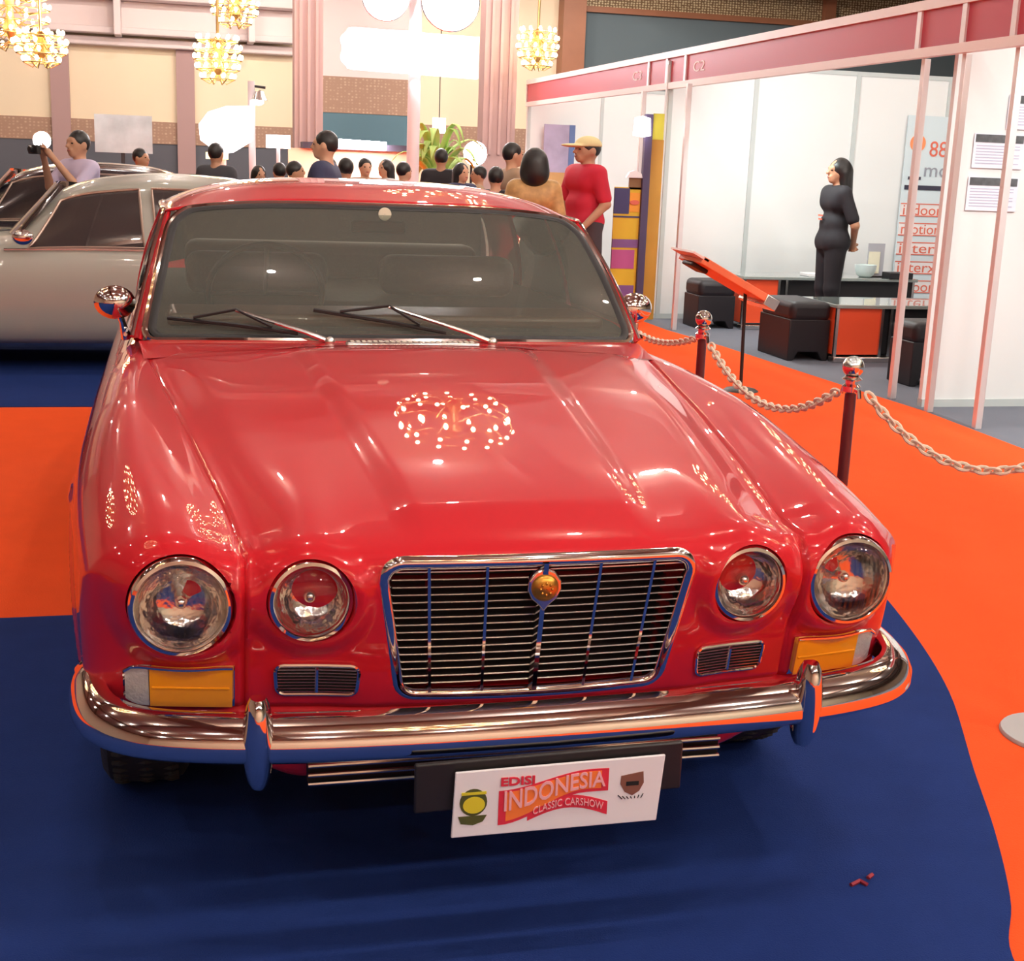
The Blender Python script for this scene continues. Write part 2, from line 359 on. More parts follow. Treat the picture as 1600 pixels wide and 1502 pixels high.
def car_body():
    CX, Y0, Z0, Z1, Y1 = .747, .15, .42, .766, 4.6
    # columns follow the bonnet shut line exactly
    fr = np.concatenate([np.linspace(0, .985, 100), [.9925, 1.0]])
    def cols(y):
        s = float(seam(y)); c = fr*s; c2 = s+(max(CX, s+.05)-s)*np.concatenate([[.02, .05], np.linspace(.09, 1, 34)])
        h = np.concatenate([c, c2]); return np.concatenate([-h[:0:-1], h])
    nf = 22; ang = np.linspace(0, PI/2, nf)
    ys = np.concatenate([np.arange(Y0, 1.7, .012), np.arange(1.7, Y1, .03), [Y1]])
    zs = np.linspace(Z1, Z0, 90)
    V = []; Fc = []; base = 0
    def put(o, d):
        nonlocal base
        n, m = o.shape[:2]; P = solve(o.reshape(-1, 3), d.reshape(-1, 3)); V.append(P)
        i, j = np.meshgrid(np.arange(n-1), np.arange(m-1), indexing='ij'); q = base+i*m+j
        Fc.append(np.stack([q, q+1, q+m+1, q+m], -1).reshape(-1, 4)); base += n*m
    CC = np.array([cols(0)]*1)[0]
    def cx(y): return cols(min(y, 1.5))
    # top
    o = np.array([[(x, y, Z1) for x in cx(y)] for y in ys]); d = np.zeros_like(o); d[..., 2] = 1; put(o, d)
    xe = np.array([cx(y)[-1] for y in ys]); sides = (-1, 1)
    for s in sides:
        o = np.array([[(s*xe[i], y, Z1) for a in ang] for i, y in enumerate(ys)]); d = np.array([[(s*math.sin(a), 0, math.cos(a)) for a in ang] for y in ys]); put(o, d)
        o = np.array([[(s*xe[i], y, z) for z in zs[::2]] for i, y in enumerate(ys)]); d = np.zeros_like(o); d[..., 0] = s; put(o, d)
        o = np.array([[(s*xe[i], y, Z0) for a in ang] for i, y in enumerate(ys)]); d = np.array([[(s*math.cos(a), 0, -math.sin(a)) for a in ang] for y in ys]); put(o, d)
    # nose
    xs = cx(Y0); xf = xs
    o = np.array([[(x, Y0, Z1) for x in xf] for a in ang]); d = np.array([[(0, -math.sin(a), math.cos(a)) for x in xf] for a in ang]); put(o, d)
    o = np.array([[(x, Y0, z) for x in xf] for z in zs]); d = np.zeros_like(o); d[..., 1] = -1; put(o, d)
    o = np.array([[(x, Y0, Z0) for x in xf] for a in ang]); d = np.array([[(0, -math.cos(a), -math.sin(a)) for x in xf] for a in ang]); put(o, d)
    e = xf[-1]; nb = 18; bng = np.linspace(0, PI/2, nb)
    for s in sides:
        o = np.array([[(s*e, Y0, Z1) for b in bng] for a in ang]); d = np.array([[(s*math.sin(a)*math.sin(b), -math.sin(a)*math.cos(b), math.cos(a)) for b in bng] for a in ang]); put(o, d)
        o = np.array([[(s*e, Y0, z) for b in bng] for z in zs]); d = np.array([[(s*math.sin(b), -math.cos(b), 0) for b in bng] for z in zs]); put(o, d)
        o = np.array([[(s*e, Y0, Z0) for b in bng] for a in ang]); d = np.array([[(s*math.cos(a)*math.sin(b), -math.cos(a)*math.cos(b), -math.sin(a)) for b in bng] for a in ang]); put(o, d)
    # tail
    xr = cx(Y1)
    o = np.array([[(x, Y1, Z1) for x in xr[::6]] for a in ang]); d = np.array([[(0, math.sin(a), math.cos(a)) for x in xr[::6]] for a in ang]); put(o, d)
    o = np.array([[(x, Y1, z) for x in xr[::6]] for z in zs[::4]]); d = np.zeros_like(o); d[..., 1] = 1; put(o, d)
    # underside
    return np.concatenate(V), np.concatenate(Fc)
BV, BF = car_body()
for (c_, R_) in ((OUT, RO), (INN, RI)):      # the lamp openings get a clean round edge
    aa = np.abs(BV[:, 0]); rr_ = np.hypot(aa-c_[0], BV[:, 2]-c_[1]); k_ = (np.abs(rr_-R_) < .0036) & (BV[:, 1] < .13)
    ux = (aa[k_]-c_[0])/rr_[k_]; uz = (BV[k_, 2]-c_[1])/rr_[k_]; na_ = c_[0]+ux*R_; nz_ = c_[1]+uz*R_
    BV[k_] = np.stack([np.sign(BV[k_, 0])*na_, ysurf(na_+ux*.0006, nz_+uz*.0006), nz_], 1)
bc = BV[BF].mean(1); ac = np.abs(bc[:, 0])
isb = (ac < seam(np.clip(bc[:, 1], 0, 1.6))) & (bc[:, 1] < 1.47) & (bc[:, 2] > .452)
isf = (~isb) & (bc[:, 1] < 1.62) & (ac > .52) & (bc[:, 2] > .30)
isd1 = (ac > .77) & (bc[:, 1] > 1.63) & (bc[:, 1] < 2.62) & (bc[:, 2] > .29)
isd2 = (ac > .77) & (bc[:, 1] > 2.64) & (bc[:, 1] < 3.38) & (bc[:, 2] > .29)
car = thing('vintage_saloon_car', 'red vintage saloon car with twin round headlights and chrome grille, parked on blue carpet', 'car', (0, 2.3, 0))
def body_part(name, mask, label=None):
    fs = BF[mask]; u, inv = np.unique(fs, return_inverse=True); mb = MB(); mb.add(BV[u], [tuple(map(int, q)) for q in inv.reshape(-1, 4)])
    return build(name, mb, RED, car, smooth=60, weld=2e-4, label=label)
body_part('bonnet', isb)
for s in (-1, 1):
    body_part('front_fender', isf & (bc[:, 0]*s > 0))
    body_part('front_door', isd1 & (bc[:, 0]*s > 0)); body_part('rear_door', isd2 & (bc[:, 0]*s > 0))
body_part('body_shell', ~(isb | isf | isd1 | isd2))

# --- grille
def rrect(hw0, hw1, z0, z1, r, n=7):
    """outline (x,z): half width hw0 at bottom z0, hw1 at top z1"""
    P = []
    for (cx_, cz_, a0) in ((hw1-r, z1-r, 0), (-hw1+r, z1-r, PI/2), (-hw0+r*1.15, z0+r, PI), (hw0-r*1.15, z0+r, 1.5*PI)):
        for k in range(n): P.append((cx_+r*math.cos(a0+k*PI/2/(n-1)), cz_+r*math.sin(a0+k*PI/2/(n-1))))
    return P
def densify(P, m=4):
    o = []
    for i, p in enumerate(P):
        q = P[(i+1) % len(P)]; L = math.hypot(q[0]-p[0], q[1]-p[1]); k = max(1, int(L/.02))
        o += [(p[0]+(q[0]-p[0])*t/k, p[1]+(q[1]-p[1])*t/k) for t in range(k)]
    return o
def gy(x, z): return -.048+.062*(abs(x)/.65)**2+.20*max(0, .745-z)
def ghw(z): return .287-.10*(.748-z)
gr = densify(rrect(.266, .294, .480, .752, .035))
path = [(x, gy(x, z)+.006, z-(.006*math.cos(x/.27*PI/2) if z < .55 else 0)) for x, z in gr]
mb = MB(); mb.sweep(path, [(.013*math.cos(a), .013*math.sin(a)) for a in np.linspace(0, 2*PI, 13)[:-1]], closed=True, up=(0, -1, 0))
grille = build('grille_frame', mb, CHROME, car)
mb = MB(); mb.grid([[(x*ghw(z), gy(x*ghw(z), z)+.085, z) for x in np.linspace(-.97, .97, 12)] for z in np.linspace(.485, .748, 6)])
lo = densify(rrect(.264, .291, .482, .750, .03)); mb.grid([[(x*.985, gy(x, z)+.012, z) for x, z in lo], [(x*.985, gy(x, z)+.086, z) for x, z in lo]], closev=True)
build('grille_backing', mb, DARK, car)
NS = 16
for i in range(NS):
    z = .496+.247*(i+.35)/NS; h = ghw(z)-.004; mb = MB()
    P = [[(x, gy(x, z)+.004+dy, z+dz) for x in np.linspace(-h, h, 15)] for dy, dz in ((0, -.0012), (-.0035, .0008), (-.002, .0026), (.022, .0030), (.022, -.0005))]
    mb.grid(P, closeu=True); build('grille_slat', mb, CHROME2, grille)
for k, x0 in enumerate((-.215, -.108, 0, .108, .215)):
    mb = MB(); hw = .0055 if x0 else .009; dp = .004 if x0 else .012
    P = []
    for z in np.linspace(.483, .75, 12):
        x = x0*(1-.28*(.75-z)); y = gy(x, z)-dp
        P.append([(x-hw, y+.012, z), (x-hw*.5, y, z), (x+hw*.5, y, z), (x+hw, y+.012, z)])
    mb.grid(P, closev=True); build('grille_bar', mb, CHROME, grille)
# badge: chrome surround with a golden roundel
bz = .706; by = gy(0, bz)-.014
mb = MB(); out = [(-.020, .026), (0, .034), (.020, .026), (.031, .010), (.032, -.008), (.024, -.026), (.010, -.038), (0, -.052), (-.010, -.038), (-.024, -.026), (-.032, -.008), (-.031, .010)]
mb.prism([(x, bz+z) for x, z in out], 'y', by, by+.022)
bd = build('badge', mb, CHROME, car, bevel=.004)
mb = MB(); mb.lathe([(.001, -.011), (.014, -.010), (.022, -.006), (.026, 0), (.026, .006)], (0, by-.001, bz-.004), 'y', 28)
for a in range(8): mb.ball((.011*math.cos(a*PI/4), by-.011, bz-.004+.011*math.sin(a*PI/4)), .003, 6, 5)
build('badge_roundel', mb, mat('badge_gold', (.62, .30, .05), .3, .9), bd, label='amber gold roundel')

# --- headlights
LENS = glass('lamp_lens', (.97, .97, .95), rough=.02)
def fluted():
    nt = LENS.node_tree; tc = nt.nodes.new('ShaderNodeTexCoord'); wv = nt.nodes.new('ShaderNodeTexWave'); wv.inputs['Scale'].default_value = 28; wv.inputs['Distortion'].default_value = .6
    bp = nt.nodes.new('ShaderNodeBump'); bp.inputs['Strength'].default_value = .5; bp.inputs['Distance'].default_value = .004
    nt.links.new(tc.outputs['Object'], wv.inputs[0]); nt.links.new(wv.outputs[1], bp.inputs['Height'])
    for n in nt.nodes:
        if n.type == 'BSDF_GLOSSY': nt.links.new(bp.outputs[0], n.inputs['Normal'])
fluted()
REFL = mat('lamp_reflector', (.80, .77, .74), .16, 1, bump=(22, .5))
CLEARG = glass('clear_glass', (.95, .95, .95))
def headlight(s, c, R, y, label, out):
    x, z = s*c[0], c[1]
    mb = MB(); mb.lathe([(R-.010, .012), (R-.011, -.002), (R-.006, -.009), (R, -.007), (R+.004, .002), (R+.004, .02)], (x, y, z), 'y', 56)
    h = build('headlight', mb, CHROME, car, label=label)
    rr = R-.010
    mb = MB(); mb.lathe([(rr, .004), (rr*.95, .012), (rr*.8, .028), (rr*.5, .042), (rr*.2, .048), (.001, .049)], (x, y, z), 'y', 40); build('reflector', mb, REFL, h)
    mb = MB(); mb.ball((x, y+.030, z), .012, 10, 8, sy=1.3); build('bulb', mb, CHROME2, h)
    mb = MB(); k = [(.001, -.020), (rr*.3, -.0185), (rr*.55, -.0145), (rr*.8, -.008), (rr*.95, -.001), (rr, .004)]; mb.lathe(k, (x, y, z), 'y', 48)
    build('lens', mb, LENS if out else CLEARG, h)
for s in (-1, 1):
    headlight(s, OUT, .088, .008, 'large outer headlight with fluted lens', True)
    headlight(s, INN, .074, -.012, 'smaller inner headlight with clear lens', False)

# --- indicators, vents
AMBER = mat('amber_lens', (1.0, .36, .010), .3, coat=.6)
CLRL = mat('clear_ribbed_lens', (.55, .52, .50), .2, coat=1, bump=(120, .3))
for s in (-1, 1):
    def patch(a0, a1, z0, z1, off, r=.02, na=18, nz=8, front=True):
        A = np.linspace(a0, a1, na); Z = np.linspace(z0, z1, nz); AA, ZZ = np.meshgrid(A, Z, indexing='ij')
        zm = (z0+z1)/2; ZZ = zm+(ZZ-zm)*np.sqrt(1-.8*np.clip((AA-.712)/.05, 0, 1)**2); Yv = ysurf(AA, ZZ)-off; return np.stack([s*AA, Yv, ZZ], -1)
    mb = MB(); P = patch(.560, .752, .460, .542, .012); Q = P.copy(); Q[..., 1] += .03
    def slab(mb, P, dy):
        Q = P.copy(); Q[..., 1] += dy; n, m = P.shape[:2]; mb.grid(P); mb.grid(Q)
        ring = [(i, 0) for i in range(n)]+[(n-1, j) for j in range(1, m)]+[(i, m-1) for i in range(n-2, -1, -1)]+[(0, j) for j in range(m-2, 0, -1)]
        mb.grid([[P[i, j] for i, j in ring], [Q[i, j] for i, j in ring]], closev=True)
    base = MB(); slab(base, patch(.556, .756, .456, .545, .005), .02)
    ind = build('indicator_lamp', base, CHROME, car, bevel=.003)
    tr = MB(); tr.tube([(s*a, float(ysurf(a, .543)[0])-.017, .5435-(.02*max(0, (a-.73)/.03)**2 if a > .73 else 0)) for a in np.linspace(.560, .752, 16)], .0035, 6); build('top_trim', tr, CHROME, ind)
    am = MB(); slab(am, patch(.561, .708, .4605, .5405, .016, na=22, nz=14), .02); build('amber_lens', am, AMBER, ind, bevel=.010, label='amber lens')
    rb = MB(); rb.tube([(s*a, float(ysurf(a, .501)[0])-.0165, .501) for a in np.linspace(.566, .704, 12)], .0022, 6); build('lens_rib', rb, AMBER, ind)
    cl = MB(); slab(cl, patch(.7095, .752, .4605, .5405, .013, nz=12), .02); build('clear_lens', cl, CLRL, ind, bevel=.005, label='clear ribbed lens')
    # side vents
    vo = densify(rrect(.076, .076, .484, .546, .016, 5)); fr_ = MB()
    pth = [(s*(.408+x), float(ysurf(.408+x, z)[0])-.004, z) for x, z in vo]
    fr_.tube(pth, .0036, 6, closed=True, up=(0, 1, 0)); vent = build('air_vent', fr_, CHROME, car)
    bk = MB(); bk.grid([[(s*a, float(ysurf(a, z)[0])-.0015, z) for a in np.linspace(.336, .480, 8)] for z in np.linspace(.488, .542, 4)]); build('vent_backing', bk, DARK, vent)
    for i in range(9):
        z = .4885+.0525*i/8+.0012; sl = MB(); sl.tube([(s*a, float(ysurf(a, z)[0])-.004, z) for a in np.linspace(.337, .479, 7)], .0018, 6); build('vent_slat', sl, CHROME2, vent)
    dv = MB(); dv.tube([(s*.408, float(ysurf(.408, z)[0])-.005, z) for z in np.linspace(.489, .543, 5)], .0038, 6); build('vent_divider', dv, CHROME, vent)

# --- bumper and over-riders
bp = [(0, -.132), (.2, -.129), (.40, -.118), (.55, -.098), (.66, -.070), (.735, -.036), (.785, .008), (.815, .058), (.832, .120), (.842, .20), (.848, .29)]
tt = np.linspace(0, len(bp)-1, 46); bx = sp(tt, range(len(bp)), [p[0] for p in bp]); by_ = sp(tt, range(len(bp)), [p[1] for p in bp])
half = list(zip(bx, by_)); full = [(-x, y) for x, y in half[:0:-1]]+half
tilt = .0085
bpath = [(x, y, .452+tilt*x) for x, y in full]
def bprof(t):
    e = abs(2*t-1); k = 1-.35*sst(.9, 1.0, e)
    pts = [(-.045, .044), (-.030, .050), (-.008, .044), (.010, .026), (.020, .004), (.020, -.016), (.014, -.026), (.002, -.034), (-.010, -.032), (.002, -.026), (.007, -.004), (-.004, .018), (-.022, .034), (-.043, .036)]
    return [(n*k, u*k) for n, u in pts]
mb = MB(); mb.sweep(bpath, bprof); bumper = build('bumper', mb, CHROME, car, smooth=60)
for s in (-1, 1):
    mb = MB(); rows = []
    for t in np.linspace(0, 1, 18):
        z = .372+.172*t; k = math.sin(PI*min(1, max(.0, t*.93+.035)))**.32; hw = .028*k; d = .042*k
        yc = -.105+.012*(1-t)
        rows.append([(s*.522+hw*math.sin(a)*(1 if abs(math.sin(a)) < 2 else 1), yc-d*max(-.6, math.cos(a))*(1-.12*abs(math.sin(a))), z+tilt*s*.522) for a in np.linspace(0, 2*PI, 17)[:-1]])
    mb.grid(rows, closev=True); mb.poly(rows[0]); mb.poly(rows[-1]); build('overrider', mb, CHROME, bumper, smooth=70)
# valance grille under the bumper
mb = MB(); mb.box(-.42, .42, .070, .10, .284, .324); vg = build('lower_grille', mb, DARK, car)
for z in (.286, .304, .323):
    mb = MB(); mb.tube([(x, .064, z) for x in np.linspace(-.42, .42, 5)], .0045, 8); build('lower_grille_bar', mb, CHROME2, vg)

# --- wheels
def wheel(x, y):
    s = 1 if x > 0 else -1
    mb = MB(); pr = [(.19, -.088), (.25, -.098), (.30, -.095), (.322, -.08), (.330, -.05), (.331, 0), (.330, .05), (.322, .08), (.30, .095), (.25, .098), (.19, .088)]
    mb.lathe(pr, (x, y, .331), 'x', 56)
    for k in range(60):
        a = 2*PI*k/60
        for dx in (-.055, .0, .055):
            c = (x+dx, y+.328*math.cos(a+dx*2), .331+.328*math.sin(a+dx*2)); mb.ball(c, .008, 4, 3, sx=2.4)
    w_ = build('wheel', mb, RUBBER, car)
    mb = MB(); mb.lathe([(.001, .075), (.06, .078), (.09, .06), (.16, .05), (.185, .075), (.195, .088)] if s > 0 else [(.001, -.075), (.06, -.078), (.09, -.06), (.16, -.05), (.185, -.075), (.195, -.088)], (x, y, .331), 'x', 40)
    build('wheel_disc', mb, CHROME, w_)
for x in (-.735, .735):
    for y in (.80, 3.565): wheel(x, y)

# --- greenhouse
def wsp(s, t):
    """windscreen point: s -1..1 across, t 0..1 up"""
    xb, xt = .748, .663
    b = np.array([s*xb, 1.56+.13*s*s, .938-.018*s*s]); tp = np.array([s*xt, 2.075+.055*s*s, 1.306-.036*abs(s)**4])
    p = b+(tp-b)*t; p[1] -= .035*math.sin(PI*t); p[2] += .012*math.sin(PI*t); return p
WG = glass('windscreen_glass', (.78, .82, .76), rough=.0, ior=1.5, haze=.19, hcol=(.44, .46, .40))  # diffuse haze mixed into the glass stands for its grey-green reflections
def corner(s, t, r=.07):
    return s, t
mb = MB(); mb.grid([[wsp(s, t) for s in np.linspace(-1, 1, 41)] for t in np.linspace(0, 1, 20)]); build('windscreen', mb, WG, car)
def wedge():
    P = []; r = .055; rt = .12
    for s in np.linspace(-1+r, 1-r, 30): P.append((s, 0))
    for a in np.linspace(-PI/2, 0, 6)[1:-1]: P.append((1-r+r*math.cos(a), rt*.8+rt*.8*math.sin(a)))
    for t in np.linspace(rt*.8, 1-rt*1.5, 10): P.append((1, t))
    for a in np.linspace(0, PI/2, 9)[1:-1]: P.append((1-r*1.8+r*1.8*math.cos(a), 1-rt*1.5+rt*1.5*math.sin(a)))
    for s in np.linspace(1-r*1.8, -1+r*1.8, 30): P.append((s, 1))
    for a in np.linspace(PI/2, PI, 9)[1:-1]: P.append((-1+r*1.8+r*1.8*math.cos(a), 1-rt*1.5+rt*1.5*math.sin(a)))
    for t in np.linspace(1-rt*1.5, rt*.8, 10): P.append((-1, t))
    for a in np.linspace(PI, 1.5*PI, 6)[1:-1]: P.append((-1+r+r*math.cos(a), rt*.8+rt*.8*math.sin(a)))
    return P
WE = wedge()
mb = MB(); mb.sweep([wsp(s*1.0, t) for s, t in WE], [(.011*math.cos(a), .010*math.sin(a)) for a in np.linspace(0, 2*PI, 9)[:-1]], closed=True, up=(0, -.56, .83)); build('windscreen_surround', mb, CHROME, car)
mb = MB(); mb.sweep([wsp(s*.975, .02+t*.96)+np.array([0, -.003, .002]) for s, t in WE], [(.012*math.cos(a), .004*math.sin(a)) for a in np.linspace(0, 2*PI, 7)[:-1]], closed=True, up=(0, -.56, .83)); build('windscreen_seal', mb, BLACK, car)
# scuttle panel between bonnet and windscreen, pillars, roof
mb = MB(); mb.grid([[(s*(.74+.02*t), 1.45+.02*s*s+(.11+.11*s*s)*t, float(T(np.array(abs(s)*.74), np.array(1.45)))*(1-t)+(.935-.018*s*s)*t+.001) for s in np.linspace(-1, 1, 25)] for t in np.linspace(0, 1, 5)]); build('scuttle', mb, RED, car)
def rail(t):   # t 0..1 from windscreen top corner to rear
    y = 2.13+1.40*t; return np.array([.672+.022*math.sin(PI*min(1, t*1.1))-.03*t*t, y, 1.268+.012*math.sin(PI*t)-.035*t*t])
def belt(t): return np.array([.792-.02*t*t, 1.74+2.25*t, .925-.005*t])
for s in (-1, 1):
    S = np.array([s, 1, 1])
    b0 = wsp(1, 0)*S; b1 = wsp(1, 1)*S; mb = MB(); rows = []
    for t in np.linspace(0, 1, 12):
        p = wsp(1, t)*S
        q = (belt(0)*(1-t)+rail(0)*t)*S; q[1] -= .035*math.sin(PI*t)*.8
        o_ = np.array([s*(.034-.012*t), .055, -.004]); rows.append([p+np.array([-s*.004, .004, -.004]), p+np.array([s*.012, .004, .006]), p+o_*.6+np.array([0, 0, .004]), p+o_, p+np.array([s*.008, .06, -.02])])
    mb.grid(rows, closev=True); build('windscreen_pillar', mb, RED, car, subsurf=1)
    mb = MB(); mb.tube([wsp(1, t)*S+np.array([s*(.030-.010*t), .045, .004]) for t in np.linspace(.0, .98, 10)]+[rail(t)*S+np.array([s*.012, .0, .002]) for t in np.linspace(.04, 1, 16)], .008, 8); build('rain_gutter', mb, CHROME, car)
    def spatch(t0, t1, v0, v1, off=0):
        return [[(belt(t)*(1-v)+rail(t)*v)*S+np.array([s*(.018*math.sin(PI*v)+off), 0, 0]) for v in np.linspace(v0, v1, 8)] for t in np.linspace(t0, t1, 10)]
    SG = glass('side_glass', (.75, .78, .74), ior=1.5)
    mb = MB(); mb.grid(spatch(.03, .36, .0, .96)); build('front_door_window', mb, SG, car)
    mb = MB(); mb.grid(spatch(.385, .70, .0, .96)); build('rear_door_window', mb, SG, car)
    mb = MB(); mb.grid(spatch(.355, .39, 0, 1, .004)); build('door_pillar', mb, RED, car, solid=.006)
    mb = MB(); mb.grid(spatch(.70, 1.0, 0, 1)); build('rear_pillar', mb, RED, car, solid=.006)
    mb = MB(); mb.tube([belt(t)*S+np.array([s*.006, 0, .004]) for t in np.linspace(0, 1, 14)], .006, 6); build('belt_trim', mb, CHROME, car)
rows = []
for t in np.linspace(0, 1, 30):
    R = rail(t); cr = float(sp(2.1+1.43*t, [2.1, 2.35, 2.6, 2.95, 3.25, 3.53], [1.310, 1.349, 1.362, 1.355, 1.322, 1.27]))
    row = []
    for s in np.linspace(-1, 1, 41):
        u = abs(s); y = R[1]-(.055*(1-s*s))*(1-t)+.05*(1-s*s)*t; zr = R[2]+.002
        row.append((s*(R[0]+.008), y, zr+(cr-zr)*(1-u**3.2)+.016*(1-u**10)*min(1, t*6)))
    rows.append(row)
mb = MB(); mb.grid(rows); build('roof', mb, RED, car, smooth=80, solid=.004)
mb = MB(); mb.grid([[np.array([s*(.64+.10*t), 3.575-.05*s*s+.45*t-.04*t*s*s, 1.262-.33*t-.02*s*s*(1-t)]) for s in np.linspace(-1, 1, 15)] for t in np.linspace(0, 1, 6)]); build('rear_window', mb, SG, car)
# interior
INT = mat('dark_brown_leather', (.05, .032, .026), .5); INB = mat('interior_black', (.02, .018, .018), .7)
mb = MB(); mb.prism([(-.73, 1.72), (.73, 1.72), (.77, 2.0), (.78, 3.9), (-.78, 3.9), (-.77, 2.0)], 'z', .930, .948); build('cabin_dark_sheet', mb, INB, car, smooth=0)  # added dark sheet over the closed red shell, stands for the dark cabin
mb = MB(); mb.box(-.68, .68, 1.80, 2.08, .945, .985); build('dashboard', mb, mat('walnut', (.10, .045, .02), .35, coat=.5), car, bevel=.015)
for x in (-.36, .36):
    mb = MB(); mb.box(x-.26, x+.26, 2.75, 2.90, .946, 1.10); build('front_seat', mb, INT, car, bevel=.05)
mb = MB(); mb.box(-.62, .62, 3.45, 3.62, .946, 1.10); build('rear_seat', mb, INT, car, bevel=.05)
mb = MB(); c = np.array([-.36, 2.30, 1.0]); ax = Matrix.Rotation(math.radians(-62), 3, 'X')
ring = [np.array(Vector(c)+ax @ Vector((.19*math.cos(a), .19*math.sin(a), 0))) for a in np.linspace(0, 2*PI, 33)[:-1]]
mb.tube(ring, .011, 8, closed=True)
for a in (PI, 0, -PI/2): mb.tube([c, np.array(Vector(c)+ax @ Vector((.185*math.cos(a), .185*math.sin(a), 0)))], .009, 6)
build('steering_wheel', mb, BLACK, car)
mb = MB(); mb.box(-.09, .09, 2.16, 2.175, 1.215, 1.255); build('rear_view_mirror', mb, BLACK, car, bevel=.008)
mb = MB(); mb.lathe([(.001, 0), (.020, 0), (.021, .002), (.001, .003)], (wsp(.0, .93)[0], wsp(0, .93)[1]-.006, wsp(0, .93)[2]), 'y', 24); build('round_sticker', mb, mat('sticker_cream', (.75, .72, .55), .6), car, label='small round cream sticker')
# wipers
def wiper(piv, elb, b0, b1):
    def on(p, off=.03):   # lift a windscreen point off the glass
        return wsp(*p)+np.array([0, -.022, off*.5])
    mb = MB(); A = on(piv, .02); B = on(elb, .035); mb.tube([A, A*.75+B*.25+np.array([0, -.004, .004]), B], [.009, .007, .005], 8); mb.ball(A, .016, 10, 8)
    w_ = build('windscreen_wiper', mb, CHROME2, car)
    mb = MB(); mb.tube([on(b0, .012), (on(b0, .012)+on(b1, .012))/2+np.array([0, -.002, .003]), on(b1, .012)], .006, 6)
    mb.tube([on((b0[0]*.8+b1[0]*.2, b0[1]*.8+b1[1]*.2), .03), on(elb, .04), on((b0[0]*.2+b1[0]*.8, b0[1]*.2+b1[1]*.8), .03)], .0045, 6)
    build('wiper_blade', mb, BLACK, w_)
wiper((-.30, -.02), (-.66, .16), (-.92, .14), (-.42, .04))
wiper((.34, -.02), (-.06, .19), (-.36, .19), (.16, .05))
# scuttle air intake
mb = MB(); mb.box(-.185, .205, 1.478, 1.518, .925, .945); iv = build('scuttle_vent', mb, CHROME2, car, bevel=.008)
mb = MB()
for k in range(22): x = -.17+k*.0166; mb.box(x, x+.009, 1.484, 1.512, .9452, .9465)
build('vent_mesh', mb, mat('vent_cream', (.70, .62, .52), .5), iv)
# door mirrors
for s, x in ((-1, -.83), (1, .80)):
    mb = MB(); c = (x, 1.86, 1.01); mb.tube([(s*.80, 1.88, .90), (s*.81, 1.865, .95), c], [.016, .009, .012], 8)
    rows = [[(c[0]+r*math.cos(a)*1.1, c[1]-dy, c[2]+r*.92*math.sin(a)) for a in np.linspace(0, 2*PI, 21)[:-1]] for r, dy in ((.002, .042), (.025, .039), (.045, .025), (.055, .002), (.052, -.008), (.001, -.010))]
    mb.grid(rows, closev=True); build('door_mirror', mb, CHROME, car)
# number plate bracket
mb = MB(); mb.box(-.255, .245, -.172, -.160, .334, .428)
for v in range(len(mb.v)): x, y, z = mb.v[v]; mb.v[v] = (x, y, z+.02*x)
build('plate_bracket', mb, BLACK, car, bevel=.004)
# ------------------------------------------------------------------ show plate held on the car's front bracket
PLW = mat('plate_white', (.86, .84, .86), .35)
PR = mat('plate_red', (.72, .03, .06), .5); PO = mat('plate_orange', (.95, .22, .04), .5); PY = mat('plate_yellow', (.72, .62, .03), .5)
PG = mat('plate_olive', (.08, .09, .02), .5); PB = mat('plate_brown', (.22, .09, .06), .5); PK = mat('plate_pink', (.90, .45, .48), .5)
pl = thing('show_plate', 'white show plate with red Indonesia lettering and two crests on the car front', 'sign', (.01, -.18, .27))
PYY = -.186; PC = (.0065, .347); SL = .012/.39
def pz(x, z): return PC[1]+z+SL*(x)
mb = MB(); mb.prism([(-.190, .284), (.196, .286), (.206, .416), (-.185, .410)], 'y', PYY, PYY+.006); build('plate_panel', mb, PLW, pl, bevel=.002)
def onplate(mb, off=0): 
    return mb
def arcwarp(k, c=0, sl=0): 
    def f(v): v = v.copy(); v[:, 1] += k*(v[:, 0])**2+sl*v[:, 0]; return v
    return f
def ribbon(pts_top, pts_bot, y, m, name):
    mb = MB(); P = list(pts_top)+list(reversed(pts_bot)); mb.prism([(x+PC[0], z+PC[1]) for x, z in P], 'y', y, PYY+.001); return build(name, mb, m, pl)
xs_ = np.linspace(-.112, .092, 16)
top = [(x, .022+.030*sst(-.11, .06, x)-.3*max(0, x-.05)**2) for x in xs_]; bot = [(x, -.044+.052*sst(-.11, .05, x)) for x in xs_]
bot[-1] = (.092, .008)
ribbon(top, bot, PYY-.0012, PR, 'emblem_outline')
ribbon([(x, z-.004) for x, z in top[1:-1]], [(x, z+.006) for x, z in bot[1:-1]], PYY-.0016, PO, 'emblem_fill')
xs2 = np.linspace(-.058, .092, 14)
ribbon([(x, -.012+.018*math.sin((x+.058)/.15*PI)-.002) for x in xs2], [(x, -.040+.020*math.sin((x+.058)/.15*PI)+.0) for x in xs2], PYY-.001, PR, 'emblem_ribbon')
mb = MB(); text_mb(mb, 'INDONESIA', .05, (PC[0]-.008, PYY-.0024, PC[1]+.014), w=.188, warp=lambda v: np.stack([v[:, 0], v[:, 1]*(.95-1.4*v[:, 0])+.030*sst(-.10, .06, v[:, 0])-.012, v[:, 2]], 1), bold=.0006); build('lettering', mb, PK, pl, smooth=0)
mb = MB(); text_mb(mb, 'CLASSIC CARSHOW', .020, (PC[0]+.018, PYY-.0022, PC[1]-.017), w=.132, warp=lambda v: np.stack([v[:, 0], v[:, 1]+.017*np.sin((v[:, 0]+.075)/.15*PI)-.008, v[:, 2]], 1)); build('lettering', mb, PK, pl, smooth=0)
